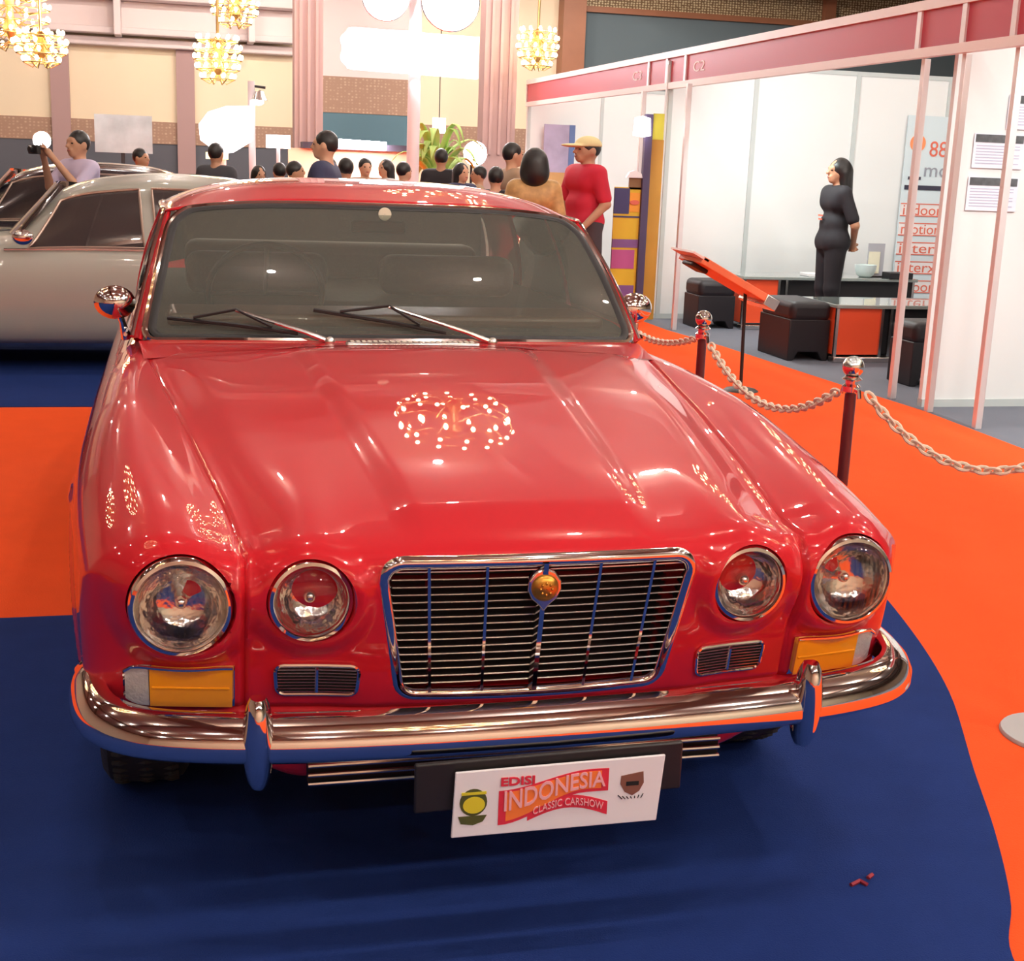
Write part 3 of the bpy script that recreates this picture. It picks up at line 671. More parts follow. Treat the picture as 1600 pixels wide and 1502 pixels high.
mb = MB(); text_mb(mb, 'EDISI', .022, (PC[0]-.078, PYY-.002, PC[1]+.040), w=.062, bold=.0006); build('lettering', mb, PR, pl, smooth=0)
def disc(mb, x, z, rx, rz, y, n=24, mi=0): mb.prism([(x+rx*math.cos(a), z+rz*math.sin(a)) for a in np.linspace(0, 2*PI, n+1)[:-1]], 'y', y, PYY+.001, mi)
mb = MB(); disc(mb, -.158+PC[0], PC[1]+.004, .025, .026, PYY-.001); mb.prism([(PC[0]-.185, PC[1]-.022), (PC[0]-.133, PC[1]-.022), (PC[0]-.14, PC[1]-.034), (PC[0]-.158, PC[1]-.040), (PC[0]-.18, PC[1]-.036)], 'y', PYY-.0012, PYY+.001); build('crest_backing', mb, PG, pl)
mb = MB(); disc(mb, -.157+PC[0], PC[1]-.001, .020, .016, PYY-.0018); mb.box(PC[0]-.18, PC[0]-.135, PYY-.0018, PYY, PC[1]+.019, PC[1]+.024); build('yellow_crest', mb, PY, pl, label='yellow round crest')
mb = MB(); mb.prism([(PC[0]+x, PC[1]+z) for x, z in ((.116, .034), (.158, .040), (.160, .018), (.152, .002), (.139, -.006), (.124, .002), (.115, .018))], 'y', PYY-.001, PYY+.001); sh = build('brown_shield', mb, PB, pl, label='brown shield crest')
mb = MB(); mb.box(PC[0]+.126, PC[0]+.150, PYY-.0018, PYY, PC[1]+.014, PC[1]+.022)
for k in range(7):
    mb.tube([(PC[0]+.112+k*.008, PYY-.001, PC[1]-.004-.004*math.sin(k/6*PI)), (PC[0]+.120+k*.006, PYY-.001, PC[1]-.012)], .0009, 4)
build('shield_laurel', mb, DARK, sh)

# ------------------------------------------------------------------ stanchions and chains
POSTM = mat('maroon_post', (.10, .018, .022), .35, coat=.5)
BASEM = mat('pale_disc_base', (.45, .45, .45), .5)
def stanchion(x, y, label):
    t = thing('stanchion', label, 'barrier post', (x, y, .006), 'barrier posts along the chain')
    mb = MB(); mb.lathe([(.001, .028), (.03, .028), (.10, .018), (.138, .010), (.142, .004), (.142, 0), (.001, 0)], (x, y, .0065), 'z', 40); build('base', mb, BASEM, t)
    mb = MB(); mb.tube([(x, y, .03), (x, y, .90)], .016, 16); build('post', mb, POSTM, t)
    mb = MB(); mb.lathe([(.018, .87), (.026, .875), (.026, .89), (.018, .897), (.018, .905), (.028, .91), (.018, .918)], (x, y, 0), 'z', 20); mb.ball((x, y, .944), .030, 18, 12)
    for a in (0, PI): mb.tube([(x, y, .882), (x+.0, y+.045*math.cos(a), .882), (x, y+.05*math.cos(a), .862)], .006, 6)
    build('ball_cap', mb, CHROME, t)
stanchion(1.165, 1.04, 'nearest full barrier post beside the red car fender, chrome ball on top')
stanchion(1.165, 2.16, 'barrier post behind the nearest one, right of the chrome door mirror')
stanchion(1.165, 3.30, 'farthest barrier post, behind the red car windscreen pillar where the chain disappears')
stanchion(1.63, .60, 'barrier post at right edge of which only the pale disc base shows')
CHN = mat('cream_plastic_chain', (.78, .66, .52), .4)
def chain(a, b, sag, label):
    a = np.array(a); b = np.array(b); L = np.linalg.norm(b-a); n = 90
    P = [a+(b-a)*t-np.array([0, 0, sag*4*t*(1-t)]) for t in np.linspace(0, 1, n)]
    # even link spacing
    d = np.cumsum([0]+[np.linalg.norm(P[i+1]-P[i]) for i in range(n-1)]); N = int(d[-1]/.026); mb = MB()
    for k in range(N):
        s = (k+.5)/N*d[-1]; i = min(n-2, int(np.searchsorted(d, s))-1); p = P[i]+(P[i+1]-P[i])*((s-d[i])/(d[i+1]-d[i])); t = P[i+1]-P[i]; t /= np.linalg.norm(t)
        e = np.cross(t, [0, 0, 1]); e /= np.linalg.norm(e); g = np.cross(e, t); ang = (PI/4 if k % 2 else -PI/4); q = e*math.cos(ang)+g*math.sin(ang)
        mb.tube([p+t*.020*math.cos(w)+q*.0115*math.sin(w) for w in np.linspace(0, 2*PI, 11)[:-1]], .0048, 6, closed=True, up=np.cross(t, q))
    o = build('plastic_chain', mb, CHN); tag(o, label, 'chain', 'cream plastic chains between the barrier posts')
chain((1.165, 1.118, .862), (1.165, 2.082, .862), .125, 'cream twisted plastic chain sagging between the two visible barrier posts')
chain((1.165, 2.238, .862), (1.165, 3.222, .862), .065, 'cream plastic chain disappearing behind the red car windscreen')
chain((1.2, 1.01, .872), (1.60, .63, .80), .13, 'cream plastic chain running off the right edge of the picture')

# ------------------------------------------------------------------ information board on a thin pole
lt = thing('information_board', 'slanting orange information board on a thin dark pole', 'sign stand', (3.05, 6.09, .006))
mb = MB(); mb.tube([(3.05, 6.09, .012), (3.03, 6.09, .69)], .012, 10); mb.lathe([(.001, .02), (.10, .014), (.12, 0), (.001, 0)], (3.05, 6.09, .0065), 'z', 28); build('pole', mb, BLACK, lt)
d = np.array([.617, 0, -.318]); d /= np.linalg.norm(d); nrm = np.array([.458, 0, .889]); A = np.array([2.56, 6.09, .936])
def slab(mb, s0, s1, t0, t1, y0=5.88, y1=6.30):
    P = []
    for y in (y0, y1):
        for s, t in ((s0, t0), (s1, t0), (s1, t1), (s0, t1)): q = A+d*s+nrm*t; P.append((q[0], y, q[2]))
    return mb.add(P, [(0, 1, 2, 3), (7, 6, 5, 4), (0, 4, 5, 1), (1, 5, 6, 2), (2, 6, 7, 3), (3, 7, 4, 0)])
ORP = mat('orange_board', (.85, .22, .10), .4)
build('board', slab(MB(), .08, .60, -.03, .02), ORP, lt, bevel=.006)
build('board_end_cap', slab(MB(), .60, .70, -.055, .022), CHROME2, lt, bevel=.006)
build('clamp', slab(MB(), .07, .20, -.06, -.03, 6.0, 6.18), BLACK, lt, bevel=.01)
build('page', slab(MB(), .0, .12, .0, .014), mat('page_pink', (.90, .70, .66), .5), lt)

# ------------------------------------------------------------------ booths on the right
FASR = mat('fascia_red', (.50, .045, .075), .45); RAIL = mat('fascia_rail', (.88, .78, .74), .4)
WP = WHITE
def post(name, x, y, z1, label, r=.022, z0=0.0): 
    o = build(name, MB().box(x-r, x+r, y-r, y+r, z0, z1), ALU, bevel=.004); return tag(o, label, 'post', 'white posts carrying the booth fascia')
fas = thing('booth_fascia', 'long red fascia beam with pale rails over the booth row', 'fascia', (3.97, 9, 2.2))
segs = [(1.0, 4.75), (4.75, 5.27), (5.27, 5.79), (5.79, 9.95), (9.95, 10.45), (10.45, 10.98), (10.98, 15.95)]
for a, b in segs:
    build('fascia_panel', MB().box(3.955, 3.975, a+.02, b-.02, 2.255, 2.485), FASR, fas, smooth=0)
    build('fascia_divider', MB().box(3.94, 3.985, b-.025, b+.025, 2.255, 2.485), ALU, fas, smooth=0)
build('top_rail', MB().box(3.935, 3.99, 1.0, 15.95, 2.485, 2.545), RAIL, fas, smooth=0)
build('bottom_rail', MB().box(3.935, 3.99, 1.0, 15.95, 2.20, 2.258), RAIL, fas, smooth=0)
TXW = mat('fascia_lettering', (.90, .70, .66), .5)
for y, s in ((9.62, 'C2'), (11.35, 'C3')):
    mb = MB(); text_mb(mb, s, .13, (3.953, y, 2.37), plane='x', font_extrude=.002, w=.28); build('fascia_number', mb, TXW, fas, smooth=0, label='pale booth number')
post('booth_post', 4.02, 5.79, 2.2, 'white booth post left of the banner, beside the black seats')
post('booth_post', 4.01, 5.30, 2.2, 'white booth post at the edge of the papered white wall')
post('booth_post', 4.01, 4.75, 2.2, 'white booth post nearest the right edge, crossing the pinned papers')
post('booth_post', 3.80, 9.43, 2.2, 'white booth post left of the white booth, in front of its far wall')
post('booth_post', 3.90, 10.95, 2.2, 'thin booth post behind the snack display')
def panelwall(name, x0, x1, y, z1, joints, label=None, m=WP):
    mb = MB(); mb.box(x0, x1, y, y+.04, .05, z1); o = struct(name, mb, m, smooth=0)
    mb = MB(); mb.box(x0, x1, y-.01, y+.05, 0, .05); mb.box(x0, x1, y-.01, y+.05, z1, z1+.04)
    for j in joints: mb.box(j-.022, j+.022, y-.015, y+.055, 0, z1+.04)
    struct('trim_'+name, mb, mat('panel_joint', (.55, .60, .60), .4), smooth=0)
panelwall('wall_booth_far', 3.93, 9.0, 10.37, 2.42, (3.97, 4.85, 5.93, 6.95, 7.95))
panelwall('wall_booth_near', 4.06, 8.0, 5.48, 2.40, (5.06, 6.06, 7.06))
panelwall('wall_booth_end', 3.97, 9.0, 15.95, 2.45, (3.99, 5.02, 6.05, 7.07, 8.1))
struct('wall_booth_rear', MB().box(9.0, 9.05, 5.48, 16, 0, 2.4), WP, smooth=0)
# booth lighting: fluorescent battens fixed under the fascia
TUBE = mat('tube_glow', (1, 1, 1), .4, emit=(.92, .97, 1), es=14)
def tube_lamp(x, y, z, L, label, power):
    t = thing('tube_light', label, 'lamp', (x, y, z+.04), 'fluorescent tubes inside the booths')
    build('housing', MB().box(x-.053, x+.03, y-L/2, y+L/2, z+.015, z+.05), WHITE, t)
    mb = MB(); mb.tube([(x, y-L/2+.02, z), (x, y+L/2-.02, z)], .014, 8); build('tube', mb, TUBE, t)
    lamp('tube_lamp', 'AREA', (x, y, z-.03), power, (.86, 1.0, .98), (.06, L), (0, math.radians(-48), 0))
for x, y, n in ((5.2, 8.6, 'behind the fascia over the counters'), (5.2, 13.2, 'of the far booth'), (4.9, 3.6, 'in front of the papered wall')):
    tube_lamp(4.03, y, 2.36, 1.3, 'fluorescent tube '+n, 48)

# banner with logo
bn = thing('banner', 'tall pale blue banner with orange dot logo and red lettering on the booth wall', 'banner', (6.77, 10.34, .2))
mb = MB(); mb.box(6.50, 7.02, 10.335, 10.345, .2, 2.07); build('banner_sheet', mb, mat('banner_blue', (.66, .77, .82), .5), bn, smooth=0)
BR_ = mat('banner_red', (.75, .16, .10), .5); BK_ = mat('banner_black', (.03, .03, .06), .5); BO_ = mat('banner_orange', (.95, .30, .12), .5); BP = mat('banner_pale', (.85, .80, .80), .5)
mb = MB(); mb.prism([(6.63+.085*math.cos(a), 1.80+.085*math.sin(a)) for a in np.linspace(0, 2*PI, 25)[:-1]], 'y', 10.325, 10.336); build('logo_dot', mb, BO_, bn, smooth=0)
mb = MB(); mb.box(6.585, 6.665, 10.325, 10.336, 1.47, 1.68); mb.box(6.56, 6.70, 10.325, 10.336, 1.44, 1.47); mb.box(6.53, 7.0, 10.325, 10.336, 1.34, 1.385); build('logo_letter', mb, BK_, bn, smooth=0)
mb = MB(); text_mb(mb, '88', .22, (6.87, 10.33, 1.75), w=.20); build('lettering', mb, BR_, bn, smooth=0)
mb = MB(); text_mb(mb, 'mc', .20, (6.86, 10.33, 1.52), w=.25); build('lettering', mb, mat('banner_grey', (.30, .32, .38), .5), bn, smooth=0)
for k, s in enumerate(('indoor', 'motion', 'interi', 'interx', 'indoor')):
    z = 1.14-.195*k; build('text_row', MB().box(6.51, 7.01, 10.331, 10.336, z-.055, z+.055), BP, bn, smooth=0)
    mb = MB(); text_mb(mb, s, .15, (6.76, 10.329, z), w=.44); build('lettering', mb, BR_, bn, smooth=0)
    mb = MB(); mb.box(6.51, 7.01, 10.327, 10.332, z+.055, z+.065); mb.box(6.51, 7.01, 10.327, 10.332, z-.065, z-.055); build('text_border', mb, BR_, bn, smooth=0)
# pinned papers
PAPER = mat('paper', (.78, .82, .92), .6); INKL = mat('ink_lilac', (.50, .50, .66), .6)
for (x0, x1, z0, z1, lab) in ((4.225, 4.585, 1.535, 1.745, 'upper paper with dark photo heading pinned on the white booth wall'), (4.215, 4.575, 1.27, 1.48, 'lower paper with dark photo heading pinned on the white booth wall'), (4.44, 4.80, 1.78, 1.99, 'paper with dark heading at the right edge, highest on the wall')):
    p = thing('notice_paper', lab, 'paper', ((x0+x1)/2, 5.475, z0), 'papers pinned on the booth wall')
    build('sheet', MB().box(x0, x1, 5.466, 5.47, z0, z1), PAPER, p, smooth=0)
    build('photo_heading', MB().box(x0+.01, x1-.01, 5.463, 5.467, z1-.052, z1-.004), mat('photo_dark', (.10, .11, .12), .6, var=(30, .6)), p, smooth=0)
    mb = MB()
    for r in range(7): mb.box(x0+.02, x1-.03-.05*(r % 3 == 2), 5.464, 5.467, z1-.075-.018*r, z1-.070-.018*r)
    build('text_lines', mb, INKL, p, smooth=0)

# reception counters
ORG = mat('orange_panel', (.95, .10, .03), .45); BLKP = mat('black_panel', (.012, .011, .014), .5); GTOP = mat('grey_glass_top', (.30, .34, .32), .15, coat=1)
def counter(x0, x1, y0, y1, h, ow, label):
    t = thing('reception_counter', label, 'counter', ((x0+x1)/2, (y0+y1)/2, 0), 'low reception counters in the booth')
    build('worktop', MB().box(x0-.02, x1+.02, y0-.03, y1+.02, h-.03, h), GTOP, t, bevel=.006)
    build('orange_panel', MB().box(x0+.01, x0+ow, y0, y0+.01, .06, h-.03), ORG, t, smooth=0, label='orange front panel')
    build('orange_panel', MB().box(x0, x0+.01, y0, y1, .06, h-.03), ORG, t, smooth=0, label='orange end panel')
    build('black_panel', MB().box(x0+ow+.03, x1, y0+.06, y0+.07, .06, h-.03), BLKP, t, smooth=0, label='black front panel')
    build('carcass', MB().box(x0+.02, x1-.02, y0+.08, y1-.01, .05, h-.032), BLKP, t, smooth=0)
    for x in (x0, x0+ow+.012, x0+ow+.09, (x0+x1)/2, x1-.02): build('chrome_upright', MB().box(x-.012, x+.012, y0-.02, y0+.006, .02, h-.03), CHROME2, t)
    build('foot_rail', MB().box(x0-.02, x1, y0-.05, y0+.05, .0, .045), CHROME2, t, bevel=.008)
    return t
counter(4.42, 6.25, 7.45, 8.05, .46, .38, 'near reception counter with bright orange panel, chrome frame and black front')
counter(4.52, 6.30, 9.55, 10.05, .50, .34, 'far reception counter with orange panel, behind the slanting board')
counter(4.98, 6.8, 6.45, 6.95, .50, .02, 'reception counter seen behind the booth posts at the right')
SEAT = mat('black_leather', (.010, .008, .012), .5)
def cube_seat(x0, x1, y0, y1, h, label):
    t = thing('cube_seat', label, 'seat', ((x0+x1)/2, (y0+y1)/2, 0), 'black upholstered cube seats in the booth')
    build('cushion', MB().box(x0, x1, y0, y1, h-.16, h), SEAT, t, bevel=.05)
    mb = MB(); pts = [(x0, .0), (x0+.05, .0), (x0+.09, .07), (x1-.09, .07), (x1-.05, .0), (x1, .0), (x1, h-.14), (x0, h-.14)]; mb.prism(pts, 'y', y0+.01, y1-.01)
    build('skirt', mb, SEAT, t, bevel=.008)
cube_seat(4.08, 4.45, 9.55, 9.95, .45, 'black cube seat left of the far counter')
cube_seat(4.05, 4.40, 7.50, 8.1, .47, 'black rounded cube seat left of the near orange counter')
cube_seat(4.42, 4.80, 6.25, 6.6, .46, 'black cube seat between two booth posts at the right')
# things on the counters
bw = build('glass_bowl', MB().lathe([(.001, 0), (.05, .0), (.08, .02), (.10, .07), (.105, .12), (.098, .12), (.09, .07), (.07, .03), (.001, .012)], (5.83, 9.68, .5005), 'z', 28), mat('frosted_glass', (.62, .72, .72), .3)); tag(bw, 'pale glass bowl on the far counter beside the woman in black', 'bowl')
t = thing('leaflet_holder', 'clear leaflet holder standing behind the woman in black', 'leaflet holder', (5.98, 9.78, .5))
build('clear_panel', MB().box(5.90, 6.08, 9.79, 9.795, .505, .82), mat('acrylic_edge', (.45, .45, .50), .2), t, smooth=0); build('leaflet', MB().box(5.91, 6.03, 9.78, 9.788, .53, .74), mat('leaflet_cream', (.85, .80, .62), .6), t, smooth=0); build('holder_base', MB().box(5.90, 6.08, 9.72, 9.80, .5, .508), BLKP, t, smooth=0)
for x, y, z, l in ((5.2, 9.6, .5, 'white papers lying on the far counter'), (6.1, 6.6, .52, 'white booklet on the counter behind the posts')):
    o = build('paper_stack', MB().box(x, x+.28, y, y+.2, z+.0005, z+.03), PLW, bevel=.004); tag(o, l, 'papers')
o = build('tissue_box', MB().box(6.0, 6.25, 9.5, 9.66, .5005, .56), BLKP, bevel=.006); tag(o, 'flat black box at the right end of the far counter', 'box')

# ------------------------------------------------------------------ snack display at the booth edge
sd = thing('snack_display', 'tall yellow and purple snack display with wooden side board', 'display stand', (3.66, 10.2, .006))
WOODY = mat('ochre_board', (.50, .24, .03), .5, var=(4, .2)); build('side_board', MB().box(3.73, 3.86, 10.17, 10.21, .01, 1.72), WOODY, sd, smooth=0)
build('board_top', MB().box(3.74, 3.85, 10.165, 10.175, 1.72, 1.96), mat('board_yellow', (.62, .58, .06), .5), sd, smooth=0)
build('dark_column', MB().box(3.66, 3.73, 10.14, 10.2, .01, 1.95), mat('dark_violet', (.07, .05, .12), .5), sd, smooth=0)
YEL = mat('snack_yellow', (.75, .50, .03), .5); PUR = mat('snack_purple', (.22, .10, .30), .5); NAV = mat('snack_navy', (.05, .05, .16), .5); MAG = mat('snack_magenta', (.50, .10, .30), .5)
def dsp(x0, x1, z0, z1, m, n='printed_panel', dy=0): return build(n, MB().box(x0, x1, 10.18-dy, 10.20, z0, z1), m, sd, smooth=0)
dsp(3.40, 3.66, .01, 1.27, YEL); dsp(3.40, 3.55, 1.02, 1.26, NAV, dy=.005); dsp(3.555, 3.655, 1.04, 1.22, mat('snack_orange', (.90, .38, .04), .5), dy=.005)
dsp(3.40, 3.66, .70, .78, PUR, dy=.005); dsp(3.40, 3.63, .50, .68, MAG, dy=.005); dsp(3.38, 3.64, .12, .34, PUR, dy=.005); dsp(3.40, 3.66, .985, 1.0, NAV, dy=.006)
mb = MB(); mb.prism([(3.60+.05*math.cos(a), 1.13+.022*math.sin(a)) for a in np.linspace(0, 2*PI, 17)[:-1]], 'y', 10.165, 10.18); build('printed_logo', mb, BR_, sd, smooth=0)
mb = MB(); mb.prism([(3.50, 1.36), (3.66, 1.36), (3.65, 1.40), (3.58, 1.43), (3.53, 1.41)], 'y', 10.15, 10.19); build('white_topper', mb, PLW, sd); dsp(3.54, 3.66, 1.25, 1.36, mat('topper_brown', (.25, .14, .06), .6))
mb = MB(); mb.lathe([(.03, .0), (.085, .01), (.075, .17), (.001, .19)], (3.61, 10.1, 1.74), 'z', 20); o = build('display_lamp', mb, mat('lamp_white', (1, 1, 1), .4, emit=(1, .97, .95), es=6), sd)
# roll-up poster in the far booth
rp = thing('rollup_poster', 'blue and lilac poster leaning on the far booth wall', 'poster', (4.4, 15.8, .0))
build('poster_sheet', MB().box(4.17, 4.58, 15.78, 15.80, .02, 1.98), mat('poster_lilac', (.42, .36, .52), .5, var=(4, .35)), rp, smooth=0)
build('poster_edge', MB().box(4.52, 4.60, 15.77, 15.785, .02, 1.98), mat('poster_blue', (.10, .16, .36), .5), rp, smooth=0)
build('poster_lower', MB().box(4.17, 4.52, 15.77, 15.785, .5, 1.35), mat('poster_orange', (.60, .33, .12), .5, var=(5, .3)), rp, smooth=0)
# scrap on the carpet
mb = MB(); mb.tube([(.70, -.03, .014), (.725, -.02, .016), (.735, -.035, .014)], .005, 5); mb.tube([(.75, -.01, .014), (.765, .0, .015)], .005, 5); o = build('carpet_scrap', mb, mat('scrap_red', (.30, .02, .04), .7)); tag(o, 'tiny dark red scrap lying on the blue carpet', 'scrap')
# ------------------------------------------------------------------ other cars (side-on, nose to the left)
def side_car(x0, yc, paint, label, zs=1.0, glassm=None, name='vintage_coupe'):
    """loft along x; local x 0..4.4 from nose to tail, half width .80"""
    t = thing(name, label, 'car', (x0+2.2, yc, .006))
    X = [0, .10, .35, .8, 1.3, 1.68, 1.95, 2.25, 2.7, 3.1, 3.5, 3.9, 4.2, 4.36, 4.42]
    ZB = [.50, .60, .70, .76, .79, .80, .805, .81, .81, .81, .80, .76, .68, .58, .48]        # belt
    ZR = [.50, .62, .73, .80, .84, .87, 1.14, 1.255, 1.30, 1.285, 1.19, 1.02, .80, .62, .50]   # roof centre
    HW = [.30, .50, .66, .75, .79, .80, .80, .80, .80, .80, .79, .76, .66, .50, .30]
    ZL = [.42, .30, .22, .18, .18, .18, .18, .18, .18, .18, .18, .22, .28, .36, .44]
    xs = np.concatenate([np.linspace(0, .35, 8)[:-1], np.linspace(.35, 4.2, 60), np.linspace(4.2, 4.42, 7)[1:]])
    def sec(x):
        zb, zr, hw, zl = (float(sp(x, X, q)) for q in (ZB, ZR, HW, ZL)); k = float(sst(1.62, 1.95, x)*(1-sst(3.7, 4.15, x)))
        y1 = hw*.94; yr = hw*(.94-.24*k); zc_ = zb+(zr-zb)*(.84*k+.35*(1-k)); yt = hw*(.62-.06*k)
        half = [(.0, zl), (hw*.8, zl), (hw*.95, zl+.03), (hw*1.0, zl+(zb-zl)*.45), (hw*1.0, zl+(zb-zl)*.66), (hw*.985, zb-.05), (y1, zb-.005), (y1-.01, zb+.004), (y1*.5+yr*.5+.015*k, zb*.5+zc_*.5), (yr, zc_), (yt+.03, zr-.035*k-.01), (yt*.6, zr-.006), (0, zr)]
        return half
    rows = []
    for x in xs:
        h = sec(x); rows.append([(x0+x, yc-y, z*zs) for y, z in h]+[(x0+x, yc+y, z*zs) for y, z in h[-2:0:-1]])
    mb = MB(); mb.grid(rows, closev=True); build('body_shell', mb, paint, t, smooth=70, subsurf=1)
    gm = glassm or glass('coupe_glass', (.30, .28, .30), ior=1.6, haze=.25, hcol=(.16, .13, .13))
    def gp(x, v, s, off=.007):
        h = sec(x); a = np.array(h[7]); b = np.array(h[9]); m_ = np.array(h[8]); p = (1-v)**2*a+2*v*(1-v)*(2*m_-.5*a-.5*b)+v*v*b
        return (x0+x, yc-s*(p[0]+off), p[1]*zs)
    for s in (1, -1):
        for (xa0, xa1, xb0, xb1, n) in ((1.84, 2.04, 2.56, 2.53, 'door_window'), (2.64, 2.61, 3.42, 3.25, 'quarter_window')):
            G = [[gp(xa0+(xa1-xa0)*v+(xb0+(xb1-xb0)*v-xa0-(xa1-xa0)*v)*u, .04+.92*v, s) for u in np.linspace(0, 1, 12)] for v in np.linspace(0, 1, 8)]
            mb = MB(); mb.grid(G); wn = build(n, mb, gm, t)
            ring = G[0]+[r[-1] for r in G[1:]]+G[-1][-2::-1]+[r[0] for r in G[-2:0:-1]]
            mb = MB(); mb.tube([(p[0], p[1]-s*.004, p[2]) for p in ring], .009, 6, closed=True, up=(0, 1, 0)); build('window_frame', mb, mat('bronze_frame', (.42, .30, .24), .3, .6), wn)
        mb = MB(); mb.tube([(x0+1.62, yc-s*.757, .80*zs), (x0+1.45, yc-s*.795, .66*zs), (x0+1.42, yc-s*.80, .35*zs)], .003, 4); build('door_gap', mb, DARK, t)
        mb = MB(); mb.tube([gp(x, .0, s, .012) for x in np.linspace(1.7, 3.4, 14)], .008, 6); build('belt_trim', mb, CHROME2, t)
    # windscreen
    G = []
    for v in np.linspace(.08, .92, 8):
        x = 1.66+.36*v; h = sec(x+.06); zz = .83+(1.22-.83)*v; G.append([(x0+x-.02+.10*(u*u)+.0, yc-u*(.70-.16*v), (zz+.02*(1-u*u)+.012)*zs) for u in np.linspace(-1, 1, 15)])
    mb = MB(); mb.grid(G); build('windscreen', mb, gm, t)
    for s in (1, -1):
        for x in (.78, 3.42):
            mb = MB(); mb.lathe([(.001, -.075), (.12, -.085), (.19, -.07), (.20, -.09), (.30, -.085), (.32, -.05), (.32, .05), (.30, .085), (.001, .085)] if s > 0 else [(.001, .075), (.12, .085), (.19, .07), (.20, .09), (.30, .085), (.32, .05), (.32, -.05), (.30, -.085), (.001, -.085)], (x0+x, yc-s*.725, .327), 'y', 36); build('wheel', mb, RUBBER, t)
    mb = MB(); mb.tube([(x0+1.85, yc-.80, .83*zs), (x0+1.85, yc-.86, .87*zs)], .008, 6); mb.ball((x0+1.83, yc-.88, .89*zs), .05, 14, 10, sx=1.3, sy=.6); build('door_mirror', mb, CHROME, t)
    return t
SILV = mat('beige_silver_paint', (.37, .37, .32), .4, .1, coat=.6)
DKP = mat('dark_paint', (.015, .015, .022), .2, coat=1.0)
side_car(-3.42, 7.55, SILV, 'beige silver vintage coupe side-on behind the left of the red car')
side_car(-4.05, 10.6, DKP, 'black vintage car with chrome trim behind the silver coupe', 1.02, name='vintage_saloon')

# ------------------------------------------------------------------ people: smooth surfaces grown from distance fields
def snets(f, lo, hi, h):
    lo = np.array(lo); hi = np.array(hi); n = np.ceil((hi-lo)/h).astype(int)+1
    ax = [lo[i]+h*np.arange(n[i]) for i in range(3)]; P = np.stack(np.meshgrid(*ax, indexing='ij'), -1); D = f(P.reshape(-1, 3)).reshape(n)
    S = D < 0; cell = np.zeros(tuple(n-1), bool); cnt = np.zeros(tuple(n-1)); acc = np.zeros(tuple(n-1)+(3,))
    def sl(o): return tuple(slice(o[i], o[i]+n[i]-1) for i in range(3))
    for a in range(3):
        for b in (0, 1):
            for c in (0, 1):
                o0 = [0, 0, 0]; o = [i for i in range(3) if i != a]; o0[o[0]] = b; o0[o[1]] = c; o1 = list(o0); o1[a] = 1
                s0, s1 = sl(o0), sl(o1); X = S[s0] != S[s1]; d0, d1 = D[s0], D[s1]; t = np.where(X, d0/(d0-d1+1e-12*(d0 == d1)), 0)
                pt = P[s0]+(P[s1]-P[s0])*t[..., None]; acc += np.where(X[..., None], pt, 0); cnt += X
    cell = cnt > 0; idx = -np.ones(cell.shape, int); idx[cell] = np.arange(cell.sum()); V = acc[cell]/cnt[cell][:, None]; Fs = []
    for a in range(3):
        b, c = (a+1) % 3, (a+2) % 3; s0 = [slice(None)]*3; s1 = [slice(None)]*3; s0[a] = slice(0, -1); s1[a] = slice(1, None)
        for q in (b, c): s0[q] = slice(1, -1); s1[q] = slice(1, -1)
        A, B = S[tuple(s0)], S[tuple(s1)]; X = np.argwhere(A != B)
        if not len(X): continue
        flip = A[tuple(X.T)]; I = X.copy(); I[:, b] += 1; I[:, c] += 1
        def id_(db, dc): J = I.copy(); J[:, b] += db; J[:, c] += dc; return idx[tuple(J.T)]
        q = np.stack([id_(-1, -1), id_(0, -1), id_(0, 0), id_(-1, 0)], 1); q[~flip] = q[~flip][:, ::-1]; Fs.append(q)
    return V, np.concatenate(Fs)
def caps(P, a, b, ra, rb):
    a = np.array(a, float); b = np.array(b, float); d = b-a; t = np.clip(((P-a)@d)/(d@d+1e-9), 0, 1); return np.linalg.norm(P-a-t[:, None]*d, axis=1)-(ra+(rb-ra)*t)
def ell(P, c, r): q = (P-np.array(c))/np.array(r); k = np.linalg.norm(q, axis=1); return (k-1)*min(r)
def sm(k, *ds):
    r = ds[0]
    for d in ds[1:]: h = np.clip(.5+.5*(d-r)/k, 0, 1); r = d*(1-h)+r*h-k*h*(1-h)
    return r
SKIN = mat('skin', (.52, .27, .16), .5, Subsurface_Weight=.0); SKIN2 = mat('skin_fair', (.68, .38, .24), .5); HAIRM = mat('black_hair', (.012, .010, .010), .4); EYE = mat('eye_dark', (.02, .015, .012), .2); LIP = mat('lips', (.42, .12, .10), .45)
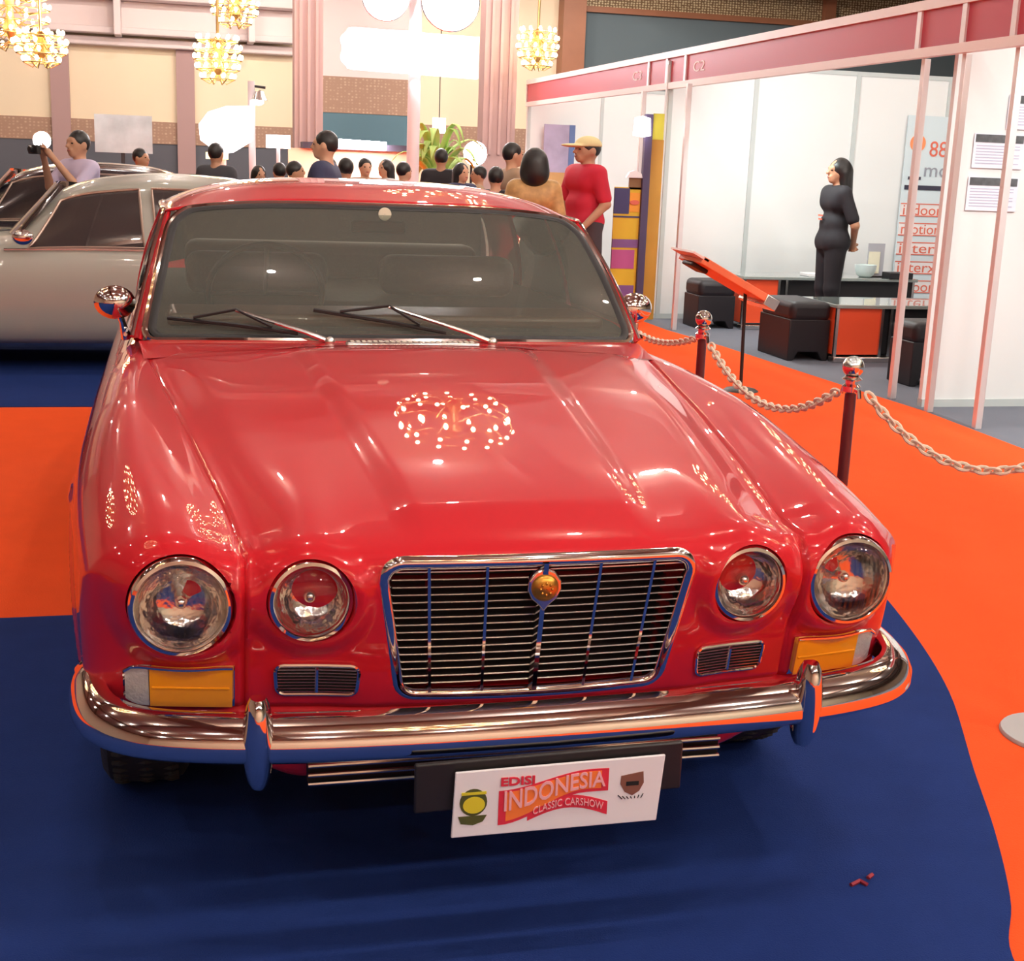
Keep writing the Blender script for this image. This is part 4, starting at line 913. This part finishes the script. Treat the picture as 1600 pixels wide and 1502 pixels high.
def person(x, y, H, face, label, shirt, pants, pose='stand', hair='short', skin=SKIN, res=.02, group=None, cap=None, seat=0, fem=False, fine=None, shoes=None):
    """face: heading in degrees, 0 looks towards -y, 90 looks towards +x"""
    t = thing('person', label, 'person', (0, 0, 0), group); k = 1.0
    sw = .165 if fem else .185
    J = {}
    for s in (-1, 1):
        if pose == 'back_hands': el, wr = (s*.235, .10, 1.10), (s*.06, .19, .93)
        elif pose == 'camera': el, wr = (s*.20, -.16, 1.22), (s*.07, -.30, 1.46)
        elif pose == 'walk': el, wr = (s*.235, .05*s, 1.10), (s*.235, -.05-.10*s, .88)
        else: el, wr = (s*.235, .03, 1.10), (s*.235, -.05, .87)
        J[s] = (np.array((s*sw, .0, 1.385)), np.array(el), np.array(wr))
    st = {1: (.10, .02), -1: (-.10, .02)}
    def legs(P, inf=0.):
        ds = []
        for s in (-1, 1):
            dy = (.12*s if pose == 'walk' else 0)
            ds += [caps(P, (s*.085, 0, .90), (s*.095, -.01+dy*.4, .50), .088+inf, .058+inf), caps(P, (s*.095, -.01+dy*.4, .50), (s*.095, .02+dy, .09), .055+inf, .036+inf)]
        return ds
    def torso(P, inf=0.):
        b = .012 if fem else 0
        return sm(.06, caps(P, (-.085, .0, 1.31), (.085, 0, 1.31), .105+inf-b, .105+inf-b), caps(P, (-.05, 0, 1.10), (.05, 0, 1.10), .105+inf-b, .105+inf-b), caps(P, (-.065, .005, .94), (.065, .005, .94), .108+inf, .108+inf), caps(P, (-sw+.02, 0, 1.39), (sw-.02, 0, 1.39), .055+inf, .055+inf))
    def arm(P, s, inf=0., low=True):
        S_, E_, W_ = J[s]; d = [caps(P, S_, E_, .052+inf, .041+inf)]
        if low: d.append(caps(P, E_, W_, .040+inf, .026+inf))
        return sm(.02, *d)
    def hand(P, s):
        S_, E_, W_ = J[s]; d = (W_-E_)/np.linalg.norm(W_-E_); o = np.array([1., 0, 0]) if abs(d[0]) < .7 else np.array([0, 0, 1.]); o = o-d*(o@d); o /= np.linalg.norm(o); pn = np.cross(d, o)
        if pose == 'camera': o, pn = pn, o
        ds = [caps(P, W_, W_+d*.075, .026, .032)]
        for i, L in enumerate((.060, .072, .068, .052)):
            b = W_+d*.085+pn*(.0195*(i-1.5)); m = b+d*L*.5-o*s*.008; e = b+d*L*.85-o*s*.03; ds += [caps(P, b, m, .0095, .0088), caps(P, m, e, .0088, .0075)]
        b = W_+d*.03+pn*-.028; m = b+d*.03-pn*.025; ds += [caps(P, b, m, .011, .010), caps(P, m, m+d*.03-o*s*.01, .010, .0085)]
        return sm(.008, *ds)
    def head(P):
        return sm(.02, ell(P, (0, .005, 1.595), (.077, .095, .105)), caps(P, (0, -.03, 1.55), (0, -.055, 1.515), .058, .040), caps(P, (0, -.09, 1.60), (0, -.112, 1.572), .011, .016), caps(P, (-.03, -.075, 1.618), (.03, -.075, 1.618), .018, .018),
                  caps(P, (-.02, -.088, 1.537), (.02, -.088, 1.537), .012, .012), ell(P, (-.080, .01, 1.583), (.012, .02, .032)), ell(P, (.080, .01, 1.583), (.012, .02, .032)), caps(P, (0, .02, 1.43), (0, .01, 1.54), .056, .050))
    def body(P):
        d = sm(.04, torso(P), head(P)); d = sm(.03, d, *legs(P))
        for s in (-1, 1): d = sm(.025, d, arm(P, s)); d = np.minimum(d, hand(P, s)) if res > .015 else sm(.01, d, hand(P, s)); dy = (.12*s if pose == 'walk' else 0); d = sm(.02, d, caps(P, (s*.095, .03+dy, .05), (s*.105, -.13+dy, .035), .040, .034))
        return d
    def add(n, f, lo, hi, m, par, h=res, **q):
        V, Fc = snets(f, lo, hi, h); mb = MB(); mb.add(V, [tuple(map(int, a)) for a in Fc]); o = build(n, mb, m, par, smooth=80, **q); sm_ = o.modifiers.new('smooth', 'SMOOTH'); sm_.factor = .5; sm_.iterations = 1 if n == 'body' else 2; return o
    bd = add('body', body, (-.36, -.42, -.02), (.36, .36, 1.74), skin, t)
    sleeve = .55
    def shirtf(P):
        d = torso(P, .020)
        for s in (-1, 1):
            S_, E_, W_ = J[s]; d = sm(.02, d, caps(P, S_, S_+(E_-S_)*(.80 if sleeve else 1), .066, .060))
        flare = 0 if not fem else .0
        hem = .86 if fem else .90
        if fem: d = sm(.05, d, caps(P, (-.06, 0, .93), (.06, 0, .93), .128, .128))
        return np.maximum(d, np.maximum(hem-P[:, 2], P[:, 2]-1.478))
    add('shirt', shirtf, (-.36, -.36, .80), (.36, .36, 1.52), shirt, bd)
    def pantf(P): return np.maximum(sm(.03, *legs(P, .018), caps(P, (-.065, .005, .93), (.065, .005, .93), .122, .122)), np.maximum(.075-P[:, 2], P[:, 2]-1.0))
    add('trousers', pantf, (-.3, -.34, .04), (.3, .34, 1.08), pants, bd)
    def shoef(P):
        ds = []
        for s in (-1, 1): dy = (.12*s if pose == 'walk' else 0); ds += [caps(P, (s*.095, .035+dy, .05), (s*.105, -.135+dy, .038), .052, .046)]
        return np.maximum(np.minimum(*ds), -P[:, 2]-.0)
    add('shoes', shoef, (-.22, -.4, -.02), (.22, .3, .13), shoes or BLACK, bd)
    if hair == 'short':
        def hf(P): return np.maximum(ell(P, (0, .016, 1.612), (.086, .100, .103)), np.maximum(-(P[:, 2]-1.575-.9*np.clip(-P[:, 1]-.02, -.05, 1)*.9), -(P[:, 1]+.078-(P[:, 2]-1.66)*.2)))
        add('hair', hf, (-.12, -.12, 1.48), (.12, .14, 1.74), HAIRM, bd, h=min(res, .014))
    elif hair == 'long':
        def hf(P):
            d = sm(.03, ell(P, (0, .018, 1.612), (.090, .106, .106)), caps(P, (0, .055, 1.58), (0, .085, 1.36), .088, .075), caps(P, (-.065, .03, 1.57), (-.070, .04, 1.36), .032, .028), caps(P, (.065, .03, 1.57), (.070, .04, 1.36), .032, .028))
            return np.maximum(d, -(P[:, 1]+.062-1.0*np.clip(P[:, 2]-1.66, -.03, .05)))
        add('hair', hf, (-.15, -.14, 1.26), (.15, .24, 1.75), HAIRM, bd, h=min(res, .014))
    elif hair == 'bob':
        def hf(P): return np.maximum(sm(.04, ell(P, (0, .018, 1.612), (.105, .112, .108)), ell(P, (0, .04, 1.52), (.125, .10, .13))), -(P[:, 1]+.062-1.0*np.clip(P[:, 2]-1.66, -.03, .05)))
        add('hair', hf, (-.16, -.14, 1.34), (.16, .2, 1.75), HAIRM, bd, h=min(res, .014))
    if cap:
        def cf(P): d = np.maximum(ell(P, (0, .01, 1.635), (.094, .112, .088)), 1.625-P[:, 2]); b = np.maximum(ell(P, (0, -.125, 1.63), (.085, .10, .018)), P[:, 1]+.04); return sm(.012, d, b)
        add('cap', cf, (-.12, -.26, 1.55), (.12, .16, 1.76), cap, bd, h=.011)
    for s in (-1, 1):
        mb = MB(); mb.ball((s*.032, -.082, 1.598), .011, 10, 8, sx=1.2, sz=.7); build('eye', mb, EYE, bd)
    mb = MB(); mb.ball((0, -.096, 1.535), .018, 12, 8, sx=1.2, sy=.5, sz=.42); build('mouth', mb, LIP, bd)
    t.location = (x, y, .012); t.rotation_euler = (0, 0, math.radians(face)); t.scale = (H/1.70,)*3
    return t, bd
def clo(n, c, r=.8): return mat('cloth_'+n, c, r)
JEANS = clo('jeans', (.05, .06, .10)); DPANTS = clo('charcoal', (.06, .05, .06)); BLKC = clo('black', (.015, .013, .018)); REDC = clo('red', (.62, .02, .05)); GOLDC = mat('cloth_gold', (.55, .32, .12), .5, var=(18, .5)); LILAC = clo('lilac', (.58, .50, .68)); NAVY = clo('navy', (.04, .045, .10)); WHT = clo('white', (.7, .7, .72)); TAN = clo('tan', (.42, .28, .18))
girl, gb = person(4.98, 8.75, 1.58, -90, 'woman in black shirt and trousers with long black hair, hands clasped behind her back', BLKC, BLKC, 'back_hands', 'long', SKIN, .011, fem=True)
mb = MB(); mb.box(-.07, .02, -.135, -.128, 1.17, 1.185); mb.box(-.06, .01, -.135, -.128, 1.135, 1.15); o = build('shirt_print', mb, BR_); o.parent = gb
man, mbd = person(3.08, 10.1, 1.71, -75, 'man in red polo shirt and cream flat cap walking beside the snack display', REDC, DPANTS, 'walk', 'short', SKIN, .012, cap=clo('cap', (.78, .66, .34)))
man.scale = (man.scale[0]*1.16, man.scale[1]*1.22, man.scale[2]*.99)
ph, pb = person(-1.42, 9.35, 1.56, -50, 'man in lilac shirt raising a camera behind the silver coupe', LILAC, JEANS, 'camera', 'short', SKIN, .013)
cm = thing('handheld_camera', 'small black camera held up by the man in lilac', 'camera', (0, 0, 0)); mb = MB(); mb.box(-.06, .06, -.035, .0, -.035, .035); build('camera_body', mb, BLACK, cm, bevel=.006)
mb = MB(); mb.lathe([(.022, 0), (.024, -.03), (.001, -.032)], (0, -.035, 0), 'y', 18); build('lens_barrel', mb, BLACK, cm); mb = MB(); mb.box(-.045, -.01, -.038, -.034, .012, .03); build('flash', mb, PLW, cm)
a = math.radians(-50); cm.location = (-1.42+.42*math.sin(a)*.92, 9.35-.42*math.cos(a)*.92, 1.42); cm.rotation_euler = (0, 0, a)
person(1.96, 7.7, 1.545, 165, 'woman with a black bob seen from behind in a golden patterned top', GOLDC, DPANTS, 'stand', 'bob', SKIN2, .013, fem=True)
person(2.42, 10.3, 1.62, 100, 'short-haired man behind the woman in the golden top', TAN, JEANS, 'stand', 'short', SKIN2, .016)
person(.50, 8.75, 1.63, -110, 'tall man in dark shirt in profile behind the red car roof', NAVY, JEANS, 'stand', 'short', SKIN2, .014)
person(-.26, 12.0, 1.52, 150, 'man in dark jacket looking away near the bright sign', clo('dark_grey', (.05, .05, .06)), JEANS, 'stand', 'short', SKIN, .018)
person(-1.02, 12.9, 1.44, 60, 'short dark-haired man half hidden by the silver coupe roof', TAN, JEANS, 'stand', 'short', SKIN, .018)
G_ = 'distant visitors in the crowd behind the red car'
crowd = [(405, 262, 13.2, GOLDC, 20, 'visitor in a golden shirt at the left of the distant crowd'), (436, 257, 13.6, BLKC, 200, 'visitor in black facing away beside the white sign'), (462, 255, 12.6, TAN, 80, 'visitor in tan shirt just left of the tall man'),
         (512, 248, 12.9, NAVY, -30, 'visitor in navy shirt just right of the tall man'), (540, 250, 12.0, WHT, 190, 'visitor in white seen from behind below the long tube light'), (571, 250, 14.2, TAN, 10, 'visitor in tan facing forward below the tube light'), (602, 252, 14.8, WHT, -60, 'visitor in white just left of the sign pole'),
         (632, 256, 13.5, BLKC, 120, 'visitor in black touching the sign pole on its left'), (690, 235, 14.8, BLKC, 160, 'visitor in black among the palm leaves'), (722, 258, 13.4, NAVY, 30, 'visitor in navy right of the palm'), (748, 262, 12.7, TAN, -100, 'visitor in tan in front of the right mauve column'), (775, 264, 12.9, BLKC, 170, 'visitor in black at the right end of the crowd')]
def atpx(px, py, Yp):
    d = _f+_r*(px-800)/FPX-_u*(py-751)/FPX; tt_ = (Yp-CAM[1])/d[1]; return CAM+d*tt_
for k, (px, py, yy, sh, fc, lab) in enumerate(crowd):
    yy = yy-1.6+{748: 1.6, 775: -1.6, 722: .1}.get(px, 0)
    p = atpx(px, py, yy); person(p[0], yy, p[2]*1.70/1.70, fc, lab, sh, [JEANS, DPANTS, BLKC][k % 3], 'stand', 'short' if k % 3 else 'long', [SKIN, SKIN2][k % 2], .024, group=G_)

# ------------------------------------------------------------------ lamps, signs, chandeliers
POLE = mat('white_pole', (.82, .80, .84), .35)
sg = thing('sign_pole', 'white pole carrying a glowing white lightbox between two floodlights', 'sign', (2.42, 16, .006))
build('pole', MB().tube([(2.42, 16, .01), (2.42, 16, 4.6)], .085, 18), POLE, sg)
GLOW = mat('lightbox_glow', (1, 1, 1), .4, emit=(1, .97, 1), es=2.6)
mb = MB(); pts = [(1.62, 2.56), (3.25, 2.50), (3.25, 3.06), (1.62, 3.08)]
bl = [(1.62, 3.08)]+[(1.62-.06-.12*math.sin(a)-.02*math.cos(6*a), 2.82+.26*math.cos(a)) for a in np.linspace(.3, PI-.3, 14)]+[(1.62, 2.56)]
mb.prism([(3.25, 2.52), (3.25, 3.05)]+bl, 'y', 15.86, 15.98); build('lightbox', mb, GLOW, sg, smooth=0)
def flood(x, y, z, r, label, group=None, e=None, aim=None, power=0):
    t = thing('floodlight', label, 'lamp', (x, y, z), group)
    mb = MB(); mb.lathe([(r*.5, .22), (r*.8, .14), (r*1.02, -.02), (r*.98, -.03), (r*.9, .02), (.001, .16)], (x, y, z), 'y', 28); build('housing', mb, CHROME2, t)
    if z < 2: build('stand', MB().tube([(x, y+.26, .0), (x, y+.26, z), (x, y+.12, z)], .02, 8), BLACK, t)
    mb = MB(); mb.lathe([(.001, -.07), (r*.5, -.06), (r*.85, -.03), (r*.95, .0)], (x, y, z), 'y', 28); build('glowing_lens', mb, e or FLOODM, t)
    if power: lamp('flood_beam', 'SPOT', (x, y-.3, z-.02), power, (1, .95, 1), .18, aim or (math.radians(68), 0, 0), spot_size=math.radians(95), spot_blend=.6)
flood(1.96, 15.60, 3.45, .30, 'round floodlight above the left half of the lightbox', power=2200, aim=(math.radians(76), 0, math.radians(10)))
flood(2.80, 15.60, 3.45, .38, 'round floodlight above the right half of the lightbox', power=2200, aim=(math.radians(76), 0, math.radians(4)))
mb = MB(); mb.tube([(1.96, 15.86, 3.45), (2.42, 16.0, 3.45), (2.8, 15.86, 3.45)], .04, 10); build('cross_arm', mb, POLE, sg)
# smaller lights among the crowd
lp = thing('lamp_post', 'grey lamp post with a small hanging lamp beside the bright sign', 'lamp', (.52, 20, 0))
build('post', MB().tube([(.52, 20, 0), (.50, 20, 2.55)], .055, 12), mat('grey_post', (.50, .46, .47), .5), lp); build('arm', MB().tube([(.50, 20, 2.48), (.72, 20, 2.46)], .02, 8), BLACK, lp)
mb = MB(); mb.lathe([(.001, .16), (.07, .14), (.13, 0), (.001, .0)], (.62, 19.95, 2.26), 'z', 20); build('lamp_head', mb, CHROME2, lp); mb = MB(); mb.ball((.60, 19.93, 2.24), .09, 12, 8, sz=.6); build('lamp_bulb', mb, FLOODM, lp)
WG2 = mat('white_glow', (1, 1, 1), .4, emit=(1, .96, 1), es=3.2); YG = mat('yellow_glow', (1, 1, .7), .4, emit=(1, .85, .35), es=1.8)
t = thing('lightbox_sign', 'blazing white stepped lightbox sign left of the grey lamp post', 'sign', (.1, 19.6, 0)); mb = MB(); mb.prism([(-.30, 1.62), (-.02, 1.42), (.20, 1.45), (.47, 1.62), (.47, 2.16), (.1, 2.14), (-.18, 2.04), (-.32, 1.85)], 'y', 19.5, 19.6); build('lightbox', mb, WG2, t, smooth=0)
build('yellow_edge', MB().box(-.22, .12, 19.5, 19.58, 1.34, 1.44), YG, t, smooth=0); build('sign_leg', MB().tube([(.05, 19.6, 0), (.05, 19.6, 1.5)], .04, 8), POLE, t)
t = thing('lightbox_sign', 'small square white lightbox above the crowd', 'sign', (.9, 19.6, 0)); build('lightbox', MB().box(.70, 1.07, 19.5, 19.6, 1.54, 1.74), WG2, t, smooth=0); build('sign_leg', MB().tube([(.89, 19.6, 0), (.89, 19.6, 1.6)], .03, 8), POLE, t)
st = thing('market_stall', 'beige lit stall behind the crowd under the tube light', 'stall', (2.3, 20.5, 0)); build('backdrop', MB().box(1.1, 3.3, 20.3, 20.4, 0, 1.56), mat('stall_beige', (.85, .62, .42), .6), st, smooth=0); build('canopy', MB().box(1.3, 3.6, 19.9, 20.4, 1.56, 1.66), mat('canopy_black', (.04, .03, .05), .6), st, smooth=0); mb = MB(); mb.tube([(1.86, 19.82, 1.66), (2.62, 19.82, 1.64)], .062, 14); build('tube_light', mb, FLOODM, st, label='long glowing white tube')
lamp('stall_lamp', 'AREA', (2.24, 19.5, 1.6), 40, (1, .95, .9), (.8, .1), (math.radians(20), 0, 0))
flood(-2.60, 19.4, 1.52, .13, 'small spotlight glowing left of the photographer', 'small spotlights over the far stands')
flood(4.12, 20.0, 1.58, .20, 'round floodlight right of the palm, low by the mauve column', 'small spotlights over the far stands')
t = thing('lantern', 'small square white lantern hanging above the palm', 'lamp', (3.50, 20, 1.95)); build('lantern_box', MB().box(3.40, 3.60, 19.9, 20.0, 1.88, 2.12), WG2, t, smooth=0); build('hanging_rod', MB().tube([(3.5, 19.95, 2.12), (3.5, 19.95, CEIL)], .008, 6), BLACK, t)
t = thing('projection_screen', 'grey-green picture screen on the left wall behind the photographer', 'screen', (-1.5, 20, 1.2)); build('picture', MB().box(-1.88, -1.02, 20, 20.03, 1.38, 1.95), mat('screen_picture', (.34, .42, .42), .5, var=(2.5, .55)), t, smooth=0); build('screen_leg', MB().box(-1.5, -1.44, 20.04, 20.08, 0, 1.9), BLACK, t, smooth=0)
# potted palm behind the car roof
pm = thing('potted_palm', 'green palm with upright leaves behind the sign pole', 'plant', (2.75, 17.2, .006))
LEAF = mat('palm_green', (.42, .62, .16), .5, var=(3, .3)); mb = MB(); mb.lathe([(.001, 0), (.16, 0), (.22, .35), (.19, .35), (.001, .32)], (2.9, 17.2, .01), 'z', 24); build('pot', mb, mat('pot_brown', (.20, .09, .05), .6), pm)
mb = MB(); mb.tube([(2.9, 17.2, .3), (2.93, 17.2, 1.0), (2.95, 17.2, 1.35)], [.07, .05, .10], 10); build('stem', mb, LEAF, pm)
rr = random.Random(3)
for k in range(34):
    a = rr.uniform(0, 2*PI); L = rr.uniform(.65, 1.05); up = rr.uniform(.7, 1.5) if k % 2 else rr.uniform(1.8, 2.6); L = L*(1 if k % 2 else .6); b = np.array([2.95, 17.2, rr.uniform(1.0, 1.35)]); dd = np.array([math.cos(a), math.sin(a)*.7, 0]); mb = MB(); rows = []
    side = np.array([-math.sin(a), math.cos(a), 0])
    for q in np.linspace(0, 1, 9): p = b+dd*L*q*.8+np.array([0, 0, up*L*(q-.75*q*q*q)]); wv = .075*math.sin(PI*min(1, q*.9+.08)); rows.append([p-side*wv, p+np.array([0, 0, .008]), p+side*wv])
    mb.grid(rows); build('frond', mb, LEAF, pm, solid=.003)
# chandeliers
BR2 = mat('brass', (.70, .45, .18), .3, 1)
def chandelier(x, y, z, R, h, tiers, label, top=CEIL, squash=1.0, nb=60):
    t = thing('chandelier', label, 'chandelier', (x, y, z), 'ballroom chandeliers'); t['group'] = 'ballroom chandeliers'
    mb = MB(); mb.tube([(x, y, z-h/2), (x, y, top-.36)], .025, 8); mb.lathe([(.02, h/2), (.10, h*.3), (.05, 0), (.12, -h*.3), (.02, -h/2)], (x, y, z), 'z', 14); build('stem', mb, BR2, t)
    k = 0
    for i in range(tiers):
        f = i/(tiers-1) if tiers > 1 else 0; r = R*(.45+.55*math.sin(PI*(.25+.6*f))); zz = z+h/2-h*f; n = max(5, int(nb/tiers*(r/R)*1.2))
        mb = MB(); mb.tube([(x+r*math.cos(a), y+r*math.sin(a), zz-.06) for a in np.linspace(0, 2*PI, 25)[:-1]], .012, 6, closed=True)
        for a in np.linspace(0, 2*PI, 7)[:-1]: mb.tube([(x, y, zz+.03), (x+r*.5*math.cos(a), y+r*.5*math.sin(a), zz-.14), (x+r*math.cos(a), y+r*math.sin(a), zz-.06)], .010, 5)
        build('ring', mb, BR2, t)
        for j in range(n):
            a = 2*PI*(j+.5*(i % 2))/n; mb = MB(); mb.ball((x+r*math.cos(a), y+r*math.sin(a), zz), .030, 8, 6, sz=1.35); build('bulb', mb, BULB, t, smooth=180); k += 1
    lamp('chandelier_light', 'POINT', (x, y, z), 60, (1, .80, .52), .05)
    return t
chandelier(-3.25, 22, 3.55, .62, .95, 6, 'large chandelier at the top left corner of the hall', nb=80)
chandelier(-2.70, 21, 2.98, .40, .40, 4, 'smaller cluster hanging just right of the corner chandelier', nb=44)
chandelier(.05, 22, 3.02, .40, .62, 5, 'chandelier hanging left of the lightbox, lowest of its pair', nb=64)
chandelier(.40, 23.5, 3.98, .42, .45, 4, 'chandelier cut by the top edge above its lower twin', nb=44)
chandelier(6.15, 24, 3.66, .40, .62, 5, 'chandelier between the right mauve column and the brown one', nb=56)
for i, (x, y, z) in enumerate(((2.3, 11.5, 5.6), (-4.2, 10, 5.3), (6.2, 10.5, 5.3), (-8.0, 14.5, 5.3), (-3.5, 3.0, 5.3), (6.5, 2.0, 5.3), (.6, -4.5, 5.2))):
    chandelier(x, y, z, .75, .7, 4, 'overhead chandelier above the '+('booth aisle', 'silver coupe', 'far booth', 'left stands', 'dark car side', 'near booth', 'space before the red car')[i], nb=48)
